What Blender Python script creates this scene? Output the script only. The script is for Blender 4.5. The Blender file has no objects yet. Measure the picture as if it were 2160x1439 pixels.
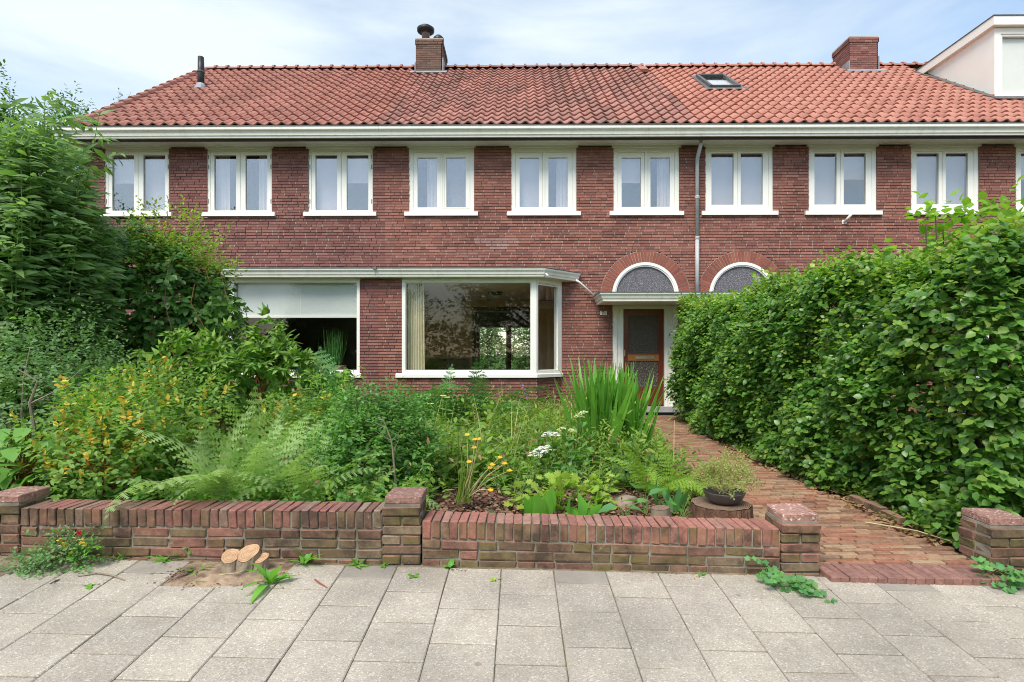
import bpy, bmesh, math, random
import numpy as np
from mathutils import Vector, Matrix

R = math.radians
random.seed(71)
RNG = np.random.default_rng(71)
scene = bpy.context.scene
col = scene.collection

# ------------------------------------------------------------------ camera
EYE = 1.26
YAW = R(0.6)
cam_data = bpy.data.cameras.new('camera')
cam = bpy.data.objects.new('camera', cam_data)
col.objects.link(cam)
cam.location = (0, 0, EYE)
cam.rotation_euler = (R(90), 0, YAW)
cam_data.lens = 20.0
cam_data.sensor_width = 36.0
cam_data.shift_y = 0.0132
cam_data.clip_start = 0.05
cam_data.clip_end = 2000
scene.camera = cam

# ------------------------------------------------------------------ sky, sun, exposure
SUN_EL, SUN_AZ = R(52), R(206)       # azimuth: direction of the sun seen from the camera, clockwise from +Y
world = bpy.data.worlds.new('World')
scene.world = world
world.use_nodes = True
wt = world.node_tree
wt.nodes.clear()
def wn(t, **k):
    n = wt.nodes.new(t)
    for a, b in k.items():
        setattr(n, a, b)
    return n
w_out = wn('ShaderNodeOutputWorld')
w_bg = wn('ShaderNodeBackground')
w_sky = wn('ShaderNodeTexSky', sky_type='NISHITA', sun_disc=False)
w_sky.sun_elevation = SUN_EL
w_sky.sun_rotation = SUN_AZ
w_sky.air_density = 1.3
w_sky.dust_density = 0.6
w_sky.ozone_density = 1.0
w_tc = wn('ShaderNodeTexCoord')
w_map = wn('ShaderNodeMapping')
w_map.inputs['Scale'].default_value = (1.0, 1.0, 3.6)
w_map.inputs['Location'].default_value = (1.0, 2.0, 0.0)
w_map.inputs['Rotation'].default_value = (0, R(12), 0)
w_noise = wn('ShaderNodeTexNoise')
w_noise.inputs['Scale'].default_value = 1.5
w_noise.inputs['Detail'].default_value = 7
w_noise.inputs['Roughness'].default_value = 0.52
w_noise.inputs['Distortion'].default_value = 0.35
w_ramp = wn('ShaderNodeValToRGB')
w_ramp.color_ramp.elements[0].position = 0.44
w_ramp.color_ramp.elements[0].color = (0.16, 0.16, 0.16, 1)
w_ramp.color_ramp.elements[1].position = 0.66
w_ramp.color_ramp.elements[1].color = (0.92, 0.92, 0.92, 1)
w_mix = wn('ShaderNodeMix', data_type='RGBA')
w_mix.inputs[7].default_value = (4.25, 4.68, 4.84, 1)      # bright thin cloud, in the sky node's units
wt.links.new(w_tc.outputs['Generated'], w_map.inputs['Vector'])
wt.links.new(w_map.outputs[0], w_noise.inputs['Vector'])
wt.links.new(w_noise.outputs['Fac'], w_ramp.inputs[0])
wt.links.new(w_ramp.outputs[0], w_mix.inputs[0])
wt.links.new(w_sky.outputs[0], w_mix.inputs[6])
wt.links.new(w_mix.outputs[2], w_bg.inputs['Color'])
w_bg.inputs['Strength'].default_value = 0.15
wt.links.new(w_bg.outputs[0], w_out.inputs['Surface'])

sun_data = bpy.data.lights.new('sun', 'SUN')
sun_data.energy = 2.8
sun_data.angle = R(26)
sun_data.color = (1.0, 0.94, 0.84)
sun = bpy.data.objects.new('sun', sun_data)
col.objects.link(sun)
sd = Vector((math.sin(SUN_AZ) * math.cos(SUN_EL), math.cos(SUN_AZ) * math.cos(SUN_EL), math.sin(SUN_EL)))
sun.rotation_euler = (-sd).to_track_quat('-Z', 'Y').to_euler()
sun.location = (0, -5, 20)

vs = scene.view_settings
vs.view_transform = 'Standard'
vs.look = 'None'
vs.exposure = 0.62
vs.gamma = 1.0
vs.use_curve_mapping = False
scene.render.engine = 'CYCLES'
cy = scene.cycles
cy.use_denoising = True
cy.max_bounces = 8
cy.diffuse_bounces = 5
cy.glossy_bounces = 4
cy.transmission_bounces = 6
cy.transparent_max_bounces = 16
cy.caustics_reflective = False
cy.caustics_refractive = False
cy.sample_clamp_indirect = 6.0
cy.filter_width = 1.0

def gx(px, Y):
    """World X of what the 2160 px wide photograph shows in column px at depth Y."""
    k = (px - 1080) / 1200
    c, s = math.cos(YAW), math.sin(YAW)
    return Y * (k * c - s) / (c + k * s)
def gz(py, Y, X=0.0):
    """World height of row py at depth Y."""
    return EYE + (748 - py) / 1200 * (Y * math.cos(YAW) - X * math.sin(YAW))

# ------------------------------------------------------------------ materials
MATS = {}
class NT:
    def __init__(self, name):
        self.m = bpy.data.materials.new(name)
        self.m.use_nodes = True
        self.t = self.m.node_tree
        self.t.nodes.clear()
        self.out = self.add('ShaderNodeOutputMaterial')
        MATS[name] = self.m
    def add(self, t, **k):
        n = self.t.nodes.new(t)
        for a, b in k.items():
            setattr(n, a, b)
        return n
    def l(self, a, b):
        self.t.links.new(a, b)
    def math(self, op, a, b=None):
        n = self.add('ShaderNodeMath', operation=op)
        for i, v in enumerate((a, b)):
            if v is None:
                continue
            if isinstance(v, (int, float)):
                n.inputs[i].default_value = v
            else:
                self.l(v, n.inputs[i])
        return n.outputs[0]
    def mix(self, fac, a, b, blend='MIX'):
        n = self.add('ShaderNodeMix', data_type='RGBA', blend_type=blend)
        for i, v in ((0, fac), (6, a), (7, b)):
            if isinstance(v, (int, float)):
                n.inputs[i].default_value = v
            elif isinstance(v, tuple):
                n.inputs[i].default_value = v + (1,) if len(v) == 3 else v
            else:
                self.l(v, n.inputs[i])
        return n.outputs[2]
    def ramp(self, fac, stops, interp='LINEAR'):
        n = self.add('ShaderNodeValToRGB')
        r = n.color_ramp
        r.interpolation = interp
        while len(r.elements) < len(stops):
            r.elements.new(0.5)
        for e, (p, c) in zip(r.elements, stops):
            e.position = p
            e.color = (c, c, c, 1) if isinstance(c, (int, float)) else tuple(c) + (1,)
        self.l(fac, n.inputs[0])
        return n.outputs[0]
    def pos(self, scale=(1, 1, 1)):
        g = self.add('ShaderNodeNewGeometry')
        mp = self.add('ShaderNodeMapping')
        mp.inputs['Scale'].default_value = scale
        self.l(g.outputs['Position'], mp.inputs['Vector'])
        return mp.outputs[0]
    def objco(self, scale=(1, 1, 1)):
        g = self.add('ShaderNodeTexCoord')
        mp = self.add('ShaderNodeMapping')
        mp.inputs['Scale'].default_value = scale
        self.l(g.outputs['Object'], mp.inputs['Vector'])
        return mp.outputs[0]
    def noise(self, vec, scale, detail=4, rough=0.55, dist=0.0):
        n = self.add('ShaderNodeTexNoise')
        n.inputs['Scale'].default_value = scale
        n.inputs['Detail'].default_value = detail
        n.inputs['Roughness'].default_value = rough
        n.inputs['Distortion'].default_value = dist
        self.l(vec, n.inputs['Vector'])
        return n.outputs['Fac']
    def rnd(self):
        g = self.add('ShaderNodeNewGeometry')
        o = self.add('ShaderNodeObjectInfo')
        s = self.math('MULTIPLY', o.outputs['Random'], 7.31)
        return self.math('FRACT', self.math('ADD', g.outputs['Random Per Island'], s))
    def bump(self, h, strength, dist=0.01, normal=None):
        n = self.add('ShaderNodeBump')
        n.inputs['Strength'].default_value = strength
        n.inputs['Distance'].default_value = dist
        self.l(h, n.inputs['Height'])
        if normal is not None:
            self.l(normal, n.inputs['Normal'])
        return n.outputs[0]
    def principled(self, color, rough=0.6, spec=0.4, normal=None, metal=0.0, coat=0.0):
        n = self.add('ShaderNodeBsdfPrincipled')
        for key, v in (('Base Color', color), ('Roughness', rough), ('Specular IOR Level', spec), ('Metallic', metal), ('Coat Weight', coat)):
            if isinstance(v, (int, float)):
                n.inputs[key].default_value = v
            elif isinstance(v, tuple):
                n.inputs[key].default_value = v + (1,)
            else:
                self.l(v, n.inputs[key])
        if normal is not None:
            self.l(normal, n.inputs['Normal'])
        return n.outputs[0]
    def end(self, shader):
        self.l(shader, self.out.inputs['Surface'])
        return self.m

def solid(name, cols, rough=0.6, spec=0.35, nscale=8.0, vary=0.25, bscale=60.0, bump=0.15, bdist=0.004,
          patches=(), metal=0.0, coat=0.0, pscale=(1, 1, 1)):
    """cols: one colour, or several picked at random for every piece; patches: (colour, noise scale, lo, hi, strength)."""
    n = NT(name)
    p = n.pos(pscale)
    if isinstance(cols[0], (int, float)):
        c = n.mix(0.0, tuple(cols), tuple(cols))
    else:
        k = len(cols)
        c = n.ramp(n.rnd(), [(i / max(1, k - 1), cc) for i, cc in enumerate(cols)])
    if vary:
        v = n.ramp(n.noise(p, nscale, 5), [(0.25, 1 - vary), (0.75, 1 + vary)])
        c = n.mix(1.0, c, v, 'MULTIPLY')
    for (pc, sc, lo, hi, st) in patches:
        f = n.ramp(n.noise(p, sc, 6, 0.6, 0.4), [(lo, 0.0), (hi, float(st))])
        c = n.mix(f, c, tuple(pc))
    nm = n.bump(n.noise(p, bscale, 4, 0.6), bump, bdist) if bump else None
    return n.end(n.principled(c, rough, spec, nm, metal, coat))

def leafmat(name, cols, rough=0.42, spec=0.45, transl=0.28, tcol=None, vary=0.22, nscale=2.2, gain=None):
    gain = gain or (1.95 if tcol is None else 1.0)
    n = NT(name)
    k = len(cols)
    if gain != 1.0:
        cols = [tuple(q * gain / (1 + 1.5 * max(cc)) for q in cc) for cc in cols]
        transl += 0.08
    c = n.ramp(n.rnd(), [(i / max(1, k - 1), cc) for i, cc in enumerate(cols)])
    v = n.ramp(n.noise(n.pos(), nscale, 3), [(0.3, 1 - vary), (0.7, 1 + vary)])
    c = n.mix(1.0, c, v, 'MULTIPLY')
    a = n.principled(c, rough, spec)
    t = n.add('ShaderNodeBsdfTranslucent')
    tc = n.mix(1.0, c, tcol or (1.5, 1.6, 0.7), 'MULTIPLY')
    n.l(tc, t.inputs['Color'])
    m = n.add('ShaderNodeMixShader')
    m.inputs[0].default_value = transl
    n.l(a, m.inputs[1])
    n.l(t.outputs[0], m.inputs[2])
    return n.end(m.outputs[0])

def brickmat(name, cols, mscale=0.9, dark=(0.05, 0.022, 0.02), pale=(0.34, 0.25, 0.22), rough=0.85):
    n = NT(name)
    p = n.pos()
    k = len(cols)
    c = n.ramp(n.rnd(), [(i / (k - 1), cc) for i, cc in enumerate(cols)])
    c = n.mix(n.ramp(n.noise(p, mscale, 5, 0.62), [(0.45, 0.0), (0.75, 0.35)]), c, dark)
    c = n.mix(n.ramp(n.noise(p, 2.3, 6, 0.7), [(0.60, 0.0), (0.80, 0.40)]), c, pale)
    c = n.mix(1.0, c, n.ramp(n.noise(p, 45, 4, 0.65), [(0.25, 0.66), (0.75, 1.30)]), 'MULTIPLY')
    nm = n.bump(n.noise(p, 130, 5, 0.65), 0.35, 0.004)
    return n.end(n.principled(c, rough, 0.25, nm))

brickmat('brick_plum', [(0.170, 0.075, 0.066), (0.240, 0.100, 0.087), (0.285, 0.124, 0.106), (0.195, 0.086, 0.078), (0.31, 0.145, 0.122), (0.215, 0.090, 0.080)])
brickmat('brick_red', [(0.200, 0.084, 0.069), (0.280, 0.115, 0.090), (0.335, 0.143, 0.108), (0.225, 0.098, 0.081), (0.37, 0.170, 0.13), (0.255, 0.102, 0.082)])
brickmat('brick_arch', [(0.27, 0.085, 0.058), (0.33, 0.115, 0.078), (0.24, 0.075, 0.058)], 1.2)
brickmat('brick_chimney', [(0.135, 0.080, 0.062), (0.18, 0.105, 0.082), (0.10, 0.060, 0.05)])
brickmat('brick_pale', [(0.36, 0.20, 0.18), (0.42, 0.25, 0.225), (0.33, 0.17, 0.15)])
solid('mortar', (0.19, 0.15, 0.132), rough=0.95, spec=0.1, nscale=3, vary=0.35, bscale=90, bump=0.3)
solid('mortar_pale', (0.42, 0.36, 0.31), rough=0.95, spec=0.1, nscale=6, vary=0.3, bscale=90, bump=0.3)
solid('mortar_grey', (0.25, 0.235, 0.19), rough=0.95, spec=0.1, nscale=7, vary=0.4, bscale=120, bump=0.5,
      patches=(((0.07, 0.065, 0.035), 5, 0.5, 0.7, 0.7),))

def wallbrick(name, cols, moss):
    n = NT(name)
    p = n.pos()
    k = len(cols)
    c = n.ramp(n.rnd(), [(i / (k - 1), cc) for i, cc in enumerate(cols)])
    c = n.mix(1.0, c, n.ramp(n.noise(p, 28, 6, 0.7), [(0.2, 0.55), (0.8, 1.45)]), 'MULTIPLY')
    if moss:
        geo = n.add('ShaderNodeNewGeometry')
        sep = n.add('ShaderNodeSeparateXYZ')
        n.l(geo.outputs['Normal'], sep.inputs[0])
        side = n.ramp(n.math('ABSOLUTE', sep.outputs[2]), [(0.3, 1.0), (0.8, 0.15)])
        f = n.ramp(n.noise(p, 3.4, 5, 0.6), [(0.30, 0.0), (0.56, moss)])
        pick = n.math('FRACT', n.math('MULTIPLY', n.rnd(), 3.77))
        f = n.math('MULTIPLY', n.math('MULTIPLY', f, side), n.ramp(pick, [(0.0, 0.05), (0.35, 0.45), (0.8, 1.0)]))
        c = n.mix(f, c, (0.150, 0.125, 0.045))
        f2 = n.math('MULTIPLY', n.ramp(n.noise(p, 5.0, 6, 0.72), [(0.44, 0.0), (0.62, 0.85)]), side)
        c = n.mix(f2, c, (0.062, 0.045, 0.034))
    c = n.mix(n.ramp(n.noise(p, 17, 6, 0.75), [(0.62, 0.0), (0.72, 0.55)]), c, (0.40, 0.36, 0.31))
    nm = n.bump(n.noise(p, 75, 6, 0.7), 0.6, 0.006)
    return n.end(n.principled(c, 0.9, 0.2, nm))
wallbrick('garden_brick', [(0.20, 0.105, 0.08), (0.27, 0.135, 0.10), (0.17, 0.11, 0.085), (0.31, 0.145, 0.115), (0.26, 0.19, 0.13), (0.15, 0.085, 0.07)], 0.95)
wallbrick('garden_coping', [(0.33, 0.135, 0.105), (0.40, 0.175, 0.14), (0.28, 0.12, 0.10), (0.37, 0.20, 0.16)], 0.80)
wallbrick('coping_worn', [(0.26, 0.115, 0.095), (0.31, 0.135, 0.115), (0.21, 0.105, 0.09), (0.30, 0.22, 0.17)], 0.70)
wallbrick('path_brick', [(0.32, 0.138, 0.088), (0.35, 0.185, 0.120), (0.34, 0.235, 0.148), (0.20, 0.105, 0.07), (0.38, 0.26, 0.16), (0.30, 0.13, 0.08), (0.25, 0.17, 0.115)], 0)
wallbrick('threshold_brick', [(0.25, 0.130, 0.105), (0.30, 0.16, 0.13), (0.22, 0.115, 0.095)], 0)

# exposed aggregate
def aggregate(name, base, spk, scale, amt=0.5, stain=0.25, rnd=0.12):
    n = NT(name)
    p = n.pos()
    v = n.add('ShaderNodeTexVoronoi')
    v.inputs['Scale'].default_value = scale
    n.l(p, v.inputs['Vector'])
    sep = n.add('ShaderNodeSeparateColor')
    n.l(v.outputs['Color'], sep.inputs[0])
    c = n.ramp(sep.outputs[0], [(0.0, tuple(b * 0.62 for b in base)), (0.45, base), (0.86, base), (1.0, spk)])
    c = n.mix(1 - amt, c, base)
    c = n.mix(1.0, c, n.ramp(n.noise(p, 1.4, 6, 0.65), [(0.3, 1 - stain), (0.7, 1 + stain * 0.5)]), 'MULTIPLY')
    c = n.mix(1.0, c, n.ramp(n.rnd(), [(0, 1 - rnd), (1, 1 + rnd)]), 'MULTIPLY')
    c = n.mix(n.ramp(n.noise(p, 9, 6, 0.7), [(0.58, 0.0), (0.75, 0.45)]), c, tuple(b * 0.42 for b in base))
    c = n.mix(n.ramp(n.noise(p, 3.1, 7, 0.72, 0.6), [(0.56, 0.0), (0.74, 0.40)]), c, tuple(b * q for b, q in zip(base, (0.55, 0.52, 0.46))))
    g = n.add('ShaderNodeTexVoronoi')
    g.inputs['Scale'].default_value = 2.6
    n.l(p, g.inputs['Vector'])
    wob = n.math('ADD', g.outputs['Distance'], n.math('MULTIPLY', n.noise(p, 40, 3), 0.05))
    c = n.mix(n.ramp(wob, [(0.055, 0.55), (0.075, 0.0)]), c, tuple(b * 0.35 for b in base))
    nm = n.bump(v.outputs['Distance'], 0.5, 0.003)
    return n.end(n.principled(c, 0.88, 0.25, nm))
aggregate('slab_grit', (0.430, 0.378, 0.312), (0.70, 0.67, 0.60), 170, 0.65, 0.32, 0.07)
aggregate('slab_smooth', (0.350, 0.312, 0.266), (0.44, 0.41, 0.37), 260, 0.35, 0.30, 0.08)
aggregate('cap_stone', (0.34, 0.19, 0.155), (0.60, 0.47, 0.41), 88, 1.0, 0.45)
solid('joint_sand', (0.215, 0.175, 0.125), rough=1, spec=0.1, nscale=12, vary=0.5, bscale=150, bump=0.6,
      patches=(((0.07, 0.085, 0.025), 4, 0.52, 0.7, 0.8),))
solid('soil', (0.075, 0.05, 0.033), rough=1, spec=0.1, nscale=6, vary=0.5, bscale=60, bump=0.9, bdist=0.02)
solid('bark_chip', [(0.11, 0.05, 0.032), (0.19, 0.095, 0.06), (0.27, 0.16, 0.11), (0.13, 0.07, 0.05), (0.34, 0.23, 0.16)], rough=0.9, spec=0.15)
solid('sawdust', (0.38, 0.275, 0.19), rough=1, spec=0.05, nscale=14, vary=0.3, bscale=220, bump=0.8, bdist=0.006,
      patches=(((0.15, 0.10, 0.08), 7, 0.44, 0.60, 0.95),))
solid('sand_bed', (0.21, 0.155, 0.10), rough=1, spec=0.05, nscale=10, vary=0.4, bscale=160, bump=0.6)
solid('asphalt', (0.055, 0.055, 0.056), rough=0.9, spec=0.2, nscale=3, vary=0.2, bscale=200, bump=0.4)
solid('kerb_stone', (0.36, 0.35, 0.33), rough=0.85, spec=0.2, nscale=5, vary=0.2)
solid('turf', (0.05, 0.085, 0.022), rough=0.95, spec=0.1, nscale=2, vary=0.4, bscale=40, bump=0.6)

solid('paint', (0.82, 0.80, 0.73), rough=0.38, spec=0.45, nscale=2.5, vary=0.035, bscale=25, bump=0.03,
      patches=(((0.52, 0.49, 0.40), 5, 0.60, 0.85, 0.25),))
solid('paint_white', (0.83, 0.82, 0.76), rough=0.36, spec=0.45, nscale=3, vary=0.03, bscale=25, bump=0.02)
solid('gutter_paint', (0.82, 0.795, 0.715), rough=0.42, spec=0.4, nscale=2, vary=0.05, bscale=30, bump=0.03, pscale=(2.2, 1, 0.6),
      patches=(((0.44, 0.40, 0.32), 3, 0.52, 0.80, 0.42),))
solid('soffit_paint', (0.74, 0.72, 0.63), rough=0.6, spec=0.3, nscale=2, vary=0.06, bscale=40, bump=0.05, pscale=(0.4, 4, 1))
solid('zinc', (0.30, 0.31, 0.32), rough=0.5, spec=0.5, nscale=6, vary=0.2, metal=0.55, bump=0.03)
solid('zinc_dark', (0.10, 0.10, 0.10), rough=0.6, spec=0.4, nscale=6, vary=0.3, bump=0.05)
solid('pipe_grey', (0.44, 0.455, 0.46), rough=0.45, spec=0.4, nscale=7, vary=0.12, bump=0.02)
solid('lead', (0.27, 0.285, 0.31), rough=0.6, spec=0.4, nscale=9, vary=0.3, bump=0.1)
solid('black_plastic', (0.018, 0.019, 0.02), rough=0.45, spec=0.4, nscale=9, vary=0.3, bump=0.02)
solid('brown_pipe', (0.13, 0.08, 0.085), rough=0.35, spec=0.5, nscale=9, vary=0.2, bump=0.02)
solid('hinge_metal', (0.16, 0.155, 0.15), rough=0.5, spec=0.5, metal=0.6, bump=0.05)
solid('letterbox_metal', (0.52, 0.47, 0.36), rough=0.35, spec=0.5, metal=0.7, bump=0.02)
solid('plate_white', (0.80, 0.76, 0.68), rough=0.25, spec=0.5, bump=0.0, vary=0.04)
solid('ink', (0.02, 0.02, 0.022), rough=0.5, bump=0.0, vary=0.0)
solid('step_stone', (0.33, 0.33, 0.33), rough=0.8, spec=0.3, nscale=8, vary=0.2)
solid('step_dark', (0.03, 0.032, 0.038), rough=0.6, spec=0.4, nscale=8, vary=0.2)

def woodmat(name, a, b, rough=0.3, coat=0.3, scale=(14, 14, 1.2)):
    n = NT(name)
    p = n.pos(scale)
    f = n.noise(p, 2.2, 6, 0.6, 1.2)
    c = n.ramp(f, [(0.25, a), (0.75, b)])
    return n.end(n.principled(c, rough, 0.45, n.bump(f, 0.08, 0.002), 0, coat))
woodmat('door_wood', (0.11, 0.028, 0.016), (0.18, 0.046, 0.025))
woodmat('door_rail', (0.30, 0.115, 0.035), (0.40, 0.17, 0.06))
woodmat('dark_wood', (0.05, 0.022, 0.012), (0.10, 0.045, 0.022), 0.45, 0.1)
woodmat('brown_wood', (0.16, 0.075, 0.035), (0.22, 0.11, 0.05), 0.45, 0.1)

def rooftile(name, cols, lichen, lstr, lo, hi):
    n = NT(name)
    p = n.pos()
    k = len(cols)
    c = n.ramp(n.rnd(), [(i / (k - 1), cc) for i, cc in enumerate(cols)])
    c = n.mix(n.ramp(n.noise(n.pos((1.3, 0.35, 0.35)), 1.6, 6, 0.62, 0.3), [(lo, 0.0), (hi, lstr)]), c, lichen)
    c = n.mix(1.0, c, n.ramp(n.noise(p, 22, 6, 0.7), [(0.25, 0.70), (0.75, 1.28)]), 'MULTIPLY')
    c = n.mix(n.ramp(n.noise(p, 13, 6, 0.75), [(0.63, 0.0), (0.74, lstr * 0.7)]), c, (0.085, 0.06, 0.05))
    return n.end(n.principled(c, 0.78, 0.3, n.bump(n.noise(p, 90, 4, 0.6), 0.25, 0.004)))
rooftile('tile_left', [(0.35, 0.145, 0.11), (0.42, 0.19, 0.15), (0.31, 0.13, 0.105)], (0.15, 0.08, 0.062), 0.55, 0.45, 0.75)
rooftile('tile_middle', [(0.36, 0.160, 0.13), (0.42, 0.205, 0.168), (0.31, 0.14, 0.115)], (0.13, 0.09, 0.075), 0.7, 0.40, 0.75)
rooftile('tile_right', [(0.41, 0.175, 0.132), (0.46, 0.21, 0.158), (0.37, 0.155, 0.118)], (0.33, 0.13, 0.09), 0.35, 0.5, 0.8)
solid('roof_felt', (0.04, 0.03, 0.028), rough=0.9, bump=0.1)

# panes
def glassmat(name, tint=(0.90, 0.93, 0.92), gain=2.0, wave=0.02):
    n = NT(name)
    fr = n.add('ShaderNodeLayerWeight')
    f = n.math('ADD', n.math('MULTIPLY', n.math('POWER', fr.outputs['Facing'], 5.0), 0.9), 0.04 * gain)
    tr = n.add('ShaderNodeBsdfTransparent')
    tr.inputs['Color'].default_value = tint + (1,)
    gl = n.add('ShaderNodeBsdfGlossy')
    gl.inputs['Roughness'].default_value = 0.0
    gl.inputs['Color'].default_value = (0.98, 0.96, 0.95, 1)
    n.l(n.bump(n.noise(n.pos(), 1.6, 2, 0.4), wave, 0.02), gl.inputs['Normal'])
    mx = n.add('ShaderNodeMixShader')
    n.l(f, mx.inputs[0])
    n.l(tr.outputs[0], mx.inputs[1])
    n.l(gl.outputs[0], mx.inputs[2])
    return n.end(mx.outputs[0])
glassmat('glass', tint=(0.975, 0.98, 0.975), gain=0.8)
glassmat('glass_upper', tint=(0.90, 0.89, 0.895), gain=4.2)
def cathedral(name, base):
    n = NT(name)
    p = n.pos((1, 1, 1.6))
    v = n.add('ShaderNodeTexVoronoi')
    v.inputs['Scale'].default_value = 75
    n.l(p, v.inputs['Vector'])
    h = n.math('ADD', v.outputs['Distance'], n.noise(p, 60, 4))
    c = n.mix(1.0, n.mix(0, base, base), n.ramp(h, [(0.5, 0.45), (1.2, 1.5)]), 'MULTIPLY')
    return n.end(n.principled(c, 0.16, 0.8, n.bump(h, 0.9, 0.012)))
cathedral('figured_glass', (0.105, 0.098, 0.11))
cathedral('figured_glass_door', (0.060, 0.052, 0.040))
solid('blind_white', (0.84, 0.82, 0.82), rough=0.8, nscale=1.5, vary=0.10, bump=0.0)
solid('blind_grey', (0.66, 0.645, 0.67), rough=0.8, nscale=1.5, vary=0.10, bump=0.0)
solid('roller_cloth', (0.62, 0.655, 0.635), rough=0.85, nscale=1.2, vary=0.08, bscale=5, bump=0.1)
solid('screen_mesh', (0.30, 0.29, 0.28), rough=0.8, nscale=3, vary=0.15, bump=0.0)
leafmat('curtain_cloth', [(0.84, 0.79, 0.60), (0.86, 0.82, 0.64)], 0.8, 0.1, 0.35, (1.1, 1.05, 0.8), 0.05)
solid('room_tan', (0.72, 0.54, 0.30), rough=0.9, bump=0.0, vary=0.06)
solid('room_grey', (0.24, 0.235, 0.225), rough=0.9, bump=0.0, vary=0.06)
solid('room_ceiling', (0.78, 0.72, 0.60), rough=0.9, bump=0.0, vary=0.03)
solid('room_floor', (0.26, 0.16, 0.09), rough=0.5, bump=0.0, vary=0.2)
solid('basket', [(0.30, 0.20, 0.12), (0.40, 0.28, 0.17)], rough=0.8)

# plants
leafmat('hedge_leaf', [(0.038, 0.095, 0.018), (0.060, 0.147, 0.024), (0.090, 0.192, 0.032), (0.052, 0.124, 0.026), (0.112, 0.210, 0.034), (0.078, 0.17, 0.028), (0.15, 0.215, 0.045)], 0.36, 0.55, 0.26)
leafmat('hedge_tip', [(0.15, 0.26, 0.035), (0.22, 0.33, 0.05), (0.11, 0.22, 0.03), (0.30, 0.34, 0.08)], 0.42, 0.4, 0.32)
leafmat('shrub_bright', [(0.17, 0.31, 0.035), (0.24, 0.38, 0.05), (0.13, 0.26, 0.03)], 0.4, 0.45, 0.35)
leafmat('buddleja_leaf', [(0.070, 0.135, 0.040), (0.110, 0.195, 0.058), (0.165, 0.26, 0.085), (0.085, 0.16, 0.058)], 0.5, 0.4, 0.34)
leafmat('climber_leaf', [(0.036, 0.090, 0.016), (0.058, 0.135, 0.022), (0.085, 0.180, 0.028)], 0.40, 0.45, 0.22)
leafmat('climber_tip', [(0.16, 0.27, 0.035), (0.22, 0.33, 0.05), (0.14, 0.22, 0.03), (0.26, 0.24, 0.05)], 0.45, 0.4, 0.3)
leafmat('creeper_leaf', [(0.10, 0.215, 0.034), (0.145, 0.275, 0.045), (0.20, 0.32, 0.06)], 0.45, 0.4, 0.32)
leafmat('grey_leaf', [(0.075, 0.145, 0.050), (0.115, 0.20, 0.075), (0.06, 0.125, 0.036)], 0.5, 0.4, 0.25)
leafmat('spirea_leaf', [(0.085, 0.18, 0.028), (0.13, 0.235, 0.038), (0.18, 0.28, 0.05), (0.07, 0.15, 0.036)], 0.48, 0.35, 0.32)
leafmat('spirea_gold', [(0.66, 0.56, 0.07), (0.68, 0.46, 0.07), (0.55, 0.54, 0.07), (0.66, 0.32, 0.06)], 0.5, 0.35, 0.3, (1.3, 1.2, 0.7))
leafmat('broad_leaf', [(0.095, 0.23, 0.045), (0.13, 0.285, 0.06), (0.17, 0.32, 0.075)], 0.5, 0.35, 0.3)
leafmat('fern_leaf', [(0.16, 0.265, 0.075), (0.21, 0.32, 0.11), (0.27, 0.37, 0.15), (0.175, 0.29, 0.07)], 0.5, 0.35, 0.33)
leafmat('fern_dark', [(0.040, 0.115, 0.028), (0.06, 0.15, 0.04), (0.075, 0.175, 0.05)], 0.5, 0.35, 0.25)
leafmat('fern_yellow', [(0.19, 0.32, 0.035), (0.24, 0.36, 0.05), (0.15, 0.27, 0.035)], 0.5, 0.35, 0.36)
leafmat('meadow_leaf', [(0.11, 0.19, 0.028), (0.165, 0.245, 0.036), (0.21, 0.27, 0.05), (0.085, 0.165, 0.026), (0.26, 0.26, 0.08)], 0.55, 0.3, 0.3)
leafmat('privet_leaf', [(0.050, 0.13, 0.024), (0.078, 0.18, 0.034), (0.115, 0.235, 0.045)], 0.42, 0.45, 0.25)
leafmat('weed_leaf', [(0.075, 0.165, 0.026), (0.12, 0.22, 0.035), (0.165, 0.265, 0.045), (0.20, 0.27, 0.06), (0.065, 0.15, 0.035)], 0.5, 0.35, 0.35)
leafmat('sword_leaf', [(0.075, 0.205, 0.026), (0.11, 0.27, 0.036), (0.15, 0.32, 0.045)], 0.38, 0.45, 0.32)
leafmat('lime_leaf', [(0.27, 0.39, 0.06), (0.33, 0.43, 0.08), (0.22, 0.35, 0.05)], 0.5, 0.35, 0.35)
leafmat('blue_leaf', [(0.065, 0.175, 0.065), (0.09, 0.225, 0.075), (0.12, 0.26, 0.065)], 0.5, 0.35, 0.28)
leafmat('weed_rosette', [(0.085, 0.245, 0.028), (0.12, 0.30, 0.04), (0.16, 0.34, 0.055)], 0.45, 0.4, 0.32)
leafmat('thyme_leaf', [(0.18, 0.235, 0.055), (0.25, 0.29, 0.09), (0.31, 0.29, 0.12), (0.14, 0.20, 0.045)], 0.55, 0.3, 0.3)
leafmat('tree_leaf', [(0.030, 0.078, 0.016), (0.048, 0.112, 0.022), (0.070, 0.145, 0.03)], 0.5, 0.4, 0.25)
leafmat('garden_leaf', [(0.05, 0.12, 0.03), (0.08, 0.17, 0.04), (0.12, 0.21, 0.06)], 0.5, 0.4, 0.3)
leafmat('dry_leaf', [(0.30, 0.17, 0.085), (0.38, 0.24, 0.13), (0.22, 0.12, 0.06), (0.44, 0.31, 0.18)], 0.8, 0.2, 0.15, (1.1, 1.0, 0.8))
leafmat('petal_white', [(0.84, 0.85, 0.78), (0.80, 0.82, 0.70)], 0.6, 0.3, 0.3, (1, 1, 1), 0.05)
leafmat('petal_cream', [(0.72, 0.74, 0.45), (0.66, 0.72, 0.40)], 0.6, 0.3, 0.3, (1, 1, 1), 0.05)
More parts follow.
